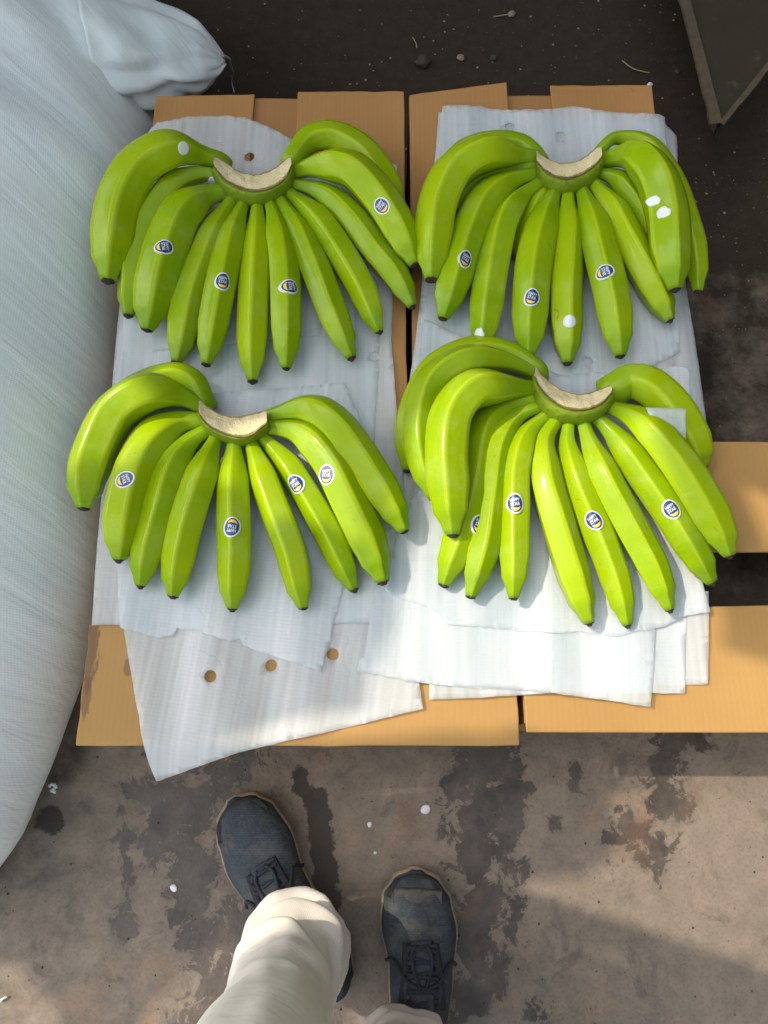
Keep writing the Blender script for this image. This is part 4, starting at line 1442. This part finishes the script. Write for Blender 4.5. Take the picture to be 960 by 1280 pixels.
# crumpled wrapper scrap by the sack
pts = catmull([P(61, 983, 0.004), P(66, 980, 0.007), P(70, 984, 0.004), P(64, 988, 0.006), P(70, 990, 0.003)], 26)
V, F = tube(pts, [0.0022 * (0.7 + 0.6 * abs(math.sin(i * .9))) for i in range(26)], 7)
tag(mesh_obj('paper_scrap', V, F, M_scrap), 'crumpled white scrap on the dark ground between sack and carton', 'scrap')
pts = catmull([P(0, 1252, 0.003), P(4, 1248, 0.005), P(9, 1246, 0.003)], 10)
V, F = tube(pts, 0.0015, 6)
tag(mesh_obj('paper_sliver', V, F, M_scrap), 'thin white sliver on the sunlit concrete at the lower left edge', 'scrap')
M_straw = simple('dry_stalk', (0.26, 0.22, 0.13), 0.8, 0.2)
for lab, ps in (('pale curved dry stalk on the soil above the upper right carton', [(778, 76), (790, 85), (802, 89), (812, 91)]),
                ('short dry stalk on the dark soil near the top edge', [(617, 21), (630, 19), (636, 18)]),
                ('bent dry wisp on the soil left of the largest stone', [(516, 47), (520, 54), (521, 60)])):
    pts = catmull([P(u, v, 0.004) for u, v in ps], 16)
    V, F = tube(pts, 0.0011, 6)
    tag(mesh_obj('dry_stalk', V, F, M_straw), lab, 'stalk')
# fine grit: nobody could count it
def grit():
    rnd = random.Random(5)
    V, F, MI = [], [], []
    for i in range(2600):
        if i % 20 < 18:
            x, y = rnd.uniform(-.75, .9), rnd.uniform(0.95, 1.5)
            if rnd.random() < .3:
                x, y = rnd.uniform(.41, .8), rnd.uniform(.42, 1.0)
        else:
            x, y = rnd.uniform(-.7, .7), rnd.uniform(-.4, .03)
        r = rnd.choice([.0007, .0009, .0012, .0016, .0024 if y > .9 else .001])
        s = len(V)
        V.append((x, y, r * 1.2)); V.append((x, y, 0))
        a0 = rnd.uniform(0, 6)
        for k in range(5):
            a = a0 + 2 * math.pi * k / 5
            q = r * rnd.uniform(.7, 1.3)
            V.append((x + q * math.cos(a), y + q * math.sin(a), r * .45))
        for k in range(5):
            F.append((s, s + 2 + k, s + 2 + (k + 1) % 5)); F.append((s + 1, s + 2 + (k + 1) % 5, s + 2 + k))
            MI += [0 if i % 5 else 1] * 2
    o = mesh_obj('grit', V, F, [M_peb, M_pebl], None, False, MI)
    o['kind'] = 'stuff'
    tag(o, 'fine grit and gravel scattered over the ground', 'grit')
grit()

# ------------------------------------------------------------------ added sun blocker, unseen, above and left of the camera
def build_unseen_blocker():
    ZA = 2.3
    def up(u, v, z0):
        p = P(u, v, z0)
        k = (ZA - z0) / SUN.z
        q = p + SUN * k
        return (q.x, q.y)
    outer = [(-220, -260), (1250, -260), (1250, 1330), (-220, 1420)]
    lits = [  # holes shaped so that the sun lands on these patches
        # sunlit patch over the lower right bunch, foam and ground
        (0.22, [(545, 560), (620, 500), (720, 530), (850, 560), (882, 690), (900, 800), (1000, 835), (1300, 850), (1300, 935), (900, 930), (560, 905), (480, 915), (330, 925), (250, 933), (300, 905), (445, 880), (470, 800), (500, 700)]),
        (0.0, [(782, 985), (900, 985), (1300, 985), (1300, 1290), (960, 1220), (880, 1205), (820, 1193), (770, 1200), (670, 1150), (604, 1138), (620, 1102), (720, 1098), (770, 1060), (765, 1010)]),
        (0.25, [(80, 540), (110, 490), (170, 480), (250, 520), (262, 545), (215, 560), (165, 590), (95, 600)]),
        (0.25, [(285, 548), (345, 530), (400, 540), (450, 600), (470, 690), (400, 650), (330, 660), (300, 610), (262, 600)]),
        (0.25, [(185, 455), (228, 452), (240, 480), (205, 476)]),
        (0.0, [(-80, 1205), (30, 1210), (70, 1250), (75, 1330), (-80, 1400)]),
        (0.0, [(165, 1300), (250, 1200), (285, 1160), (300, 1190), (290, 1280), (280, 1330)]),
        (0.15, [(285, 1105), (420, 1100), (445, 1150), (400, 1185), (330, 1215), (290, 1240)]),
        (0.20, [(932, 608), (1010, 650), (1010, 740), (965, 690)]),
        (0.0, [(430, 1240), (470, 1180), (475, 1290), (440, 1310)]),
    ]
    op = [up(u, v, 0) for u, v in outer]
    def dense(poly, step=0.05):
        out = []
        for a, b in zip(poly, poly[1:] + poly[:1]):
            k = max(1, int(math.hypot(b[0] - a[0], b[1] - a[1]) / step))
            for i in range(k):
                t = i / k
                out.append((a[0] + (b[0] - a[0]) * t + 0.012 * noise.noise(Vector((a[0] * 9, t * 7, 1))), a[1] + (b[1] - a[1]) * t + 0.012 * noise.noise(Vector((a[1] * 9, t * 7, 5)))))
        return out
    opd = dense(op)
    hs = [dense([up(u, v, z) for u, v in pl], 0.03) for z, pl in lits]
    pts = [Vector(p) for p in opd]
    edges = [(i, (i + 1) % len(opd)) for i in range(len(opd))]
    for h in hs:
        s = len(pts)
        pts += [Vector(p) for p in h]
        edges += [(s + i, s + (i + 1) % len(h)) for i in range(len(h))]
    v2, _, f2, _, _, _ = delaunay_2d_cdt(pts, edges, [], 0, 1e-6)
    F = []
    for f in f2:
        cx = sum(v2[i][0] for i in f) / 3; cy = sum(v2[i][1] for i in f) / 3
        if in_poly(cx, cy, opd) and not any(in_poly(cx, cy, h) for h in hs):
            F.append(tuple(f))
    e = empty('unseen_blocker', (op[0][0], op[0][1], 0))
    tag(e, 'added sheet on poles with holes cut to shade the cartons, above and left of the view', 'unseen_blocker')
    m = simple('blocker_cloth', (0.30, 0.33, 0.36), 0.7, 0.2, 8)
    o = mesh_obj('blocker_sheet', [(p[0], p[1], ZA) for p in v2], F, m, e, False)
    so = o.modifiers.new('thickness', 'SOLIDIFY'); so.thickness = 0.002
    pm = simple('blocker_pole', (0.25, 0.25, 0.26), 0.5, 0.1)
    for (x, y) in op:
        V, F = tube([Vector((x, y, 0)), Vector((x, y, ZA))], 0.02, 12)
        mesh_obj('pole', V, F, pm, e)
build_unseen_blocker()

# ------------------------------------------------------------------ added unseen blockers against side light: a wall beyond, a truck shape at the right
def build_side_blockers():
    wm = simple('dark_blocker_wall', (0.10, 0.09, 0.08), 0.9, 0.3, 3)
    w = prism('blocker_wall', [(-2.6, 2.5), (2.9, 2.5), (2.9, 2.7), (-2.6, 2.7)], 0.0, 3.4, wm, None)
    tag(w, 'added dark wall that cuts side light, beyond the cartons and out of view', 'wall')
    e = empty('blocker_truck', (2.2, 0.2, 0))
    tag(e, 'added dark truck shape that cuts side light, right of the cartons, outside the view', 'truck')
    bm_ = simple('blocker_truck_body', (0.05, 0.05, 0.055), 0.7, 0.2, 5)
    rb = simple('blocker_truck_tyre', (0.02, 0.02, 0.02), 0.9)
    prism('cargo_body', [(1.7, -1.8), (3.6, -1.8), (3.6, 1.9), (1.7, 1.9)], 0.75, 2.9, bm_, e, 0.03)
    prism('cab', [(1.8, -3.4), (3.5, -3.4), (3.5, -1.9), (1.8, -1.9)], 0.55, 2.3, bm_, e, 0.10)
    prism('chassis', [(1.95, -3.2), (3.35, -3.2), (3.35, 1.8), (1.95, 1.8)], 0.45, 0.74, rb, e)
    for x in (1.92, 3.38):
        for y in (-2.7, 1.0):
            V, F = tube([Vector((x - .12, y, .42)), Vector((x + .12, y, .42))], 0.42, 32)
            fix_normals(mesh_obj('wheel', V, F, rb, e, False))
build_side_blockers()
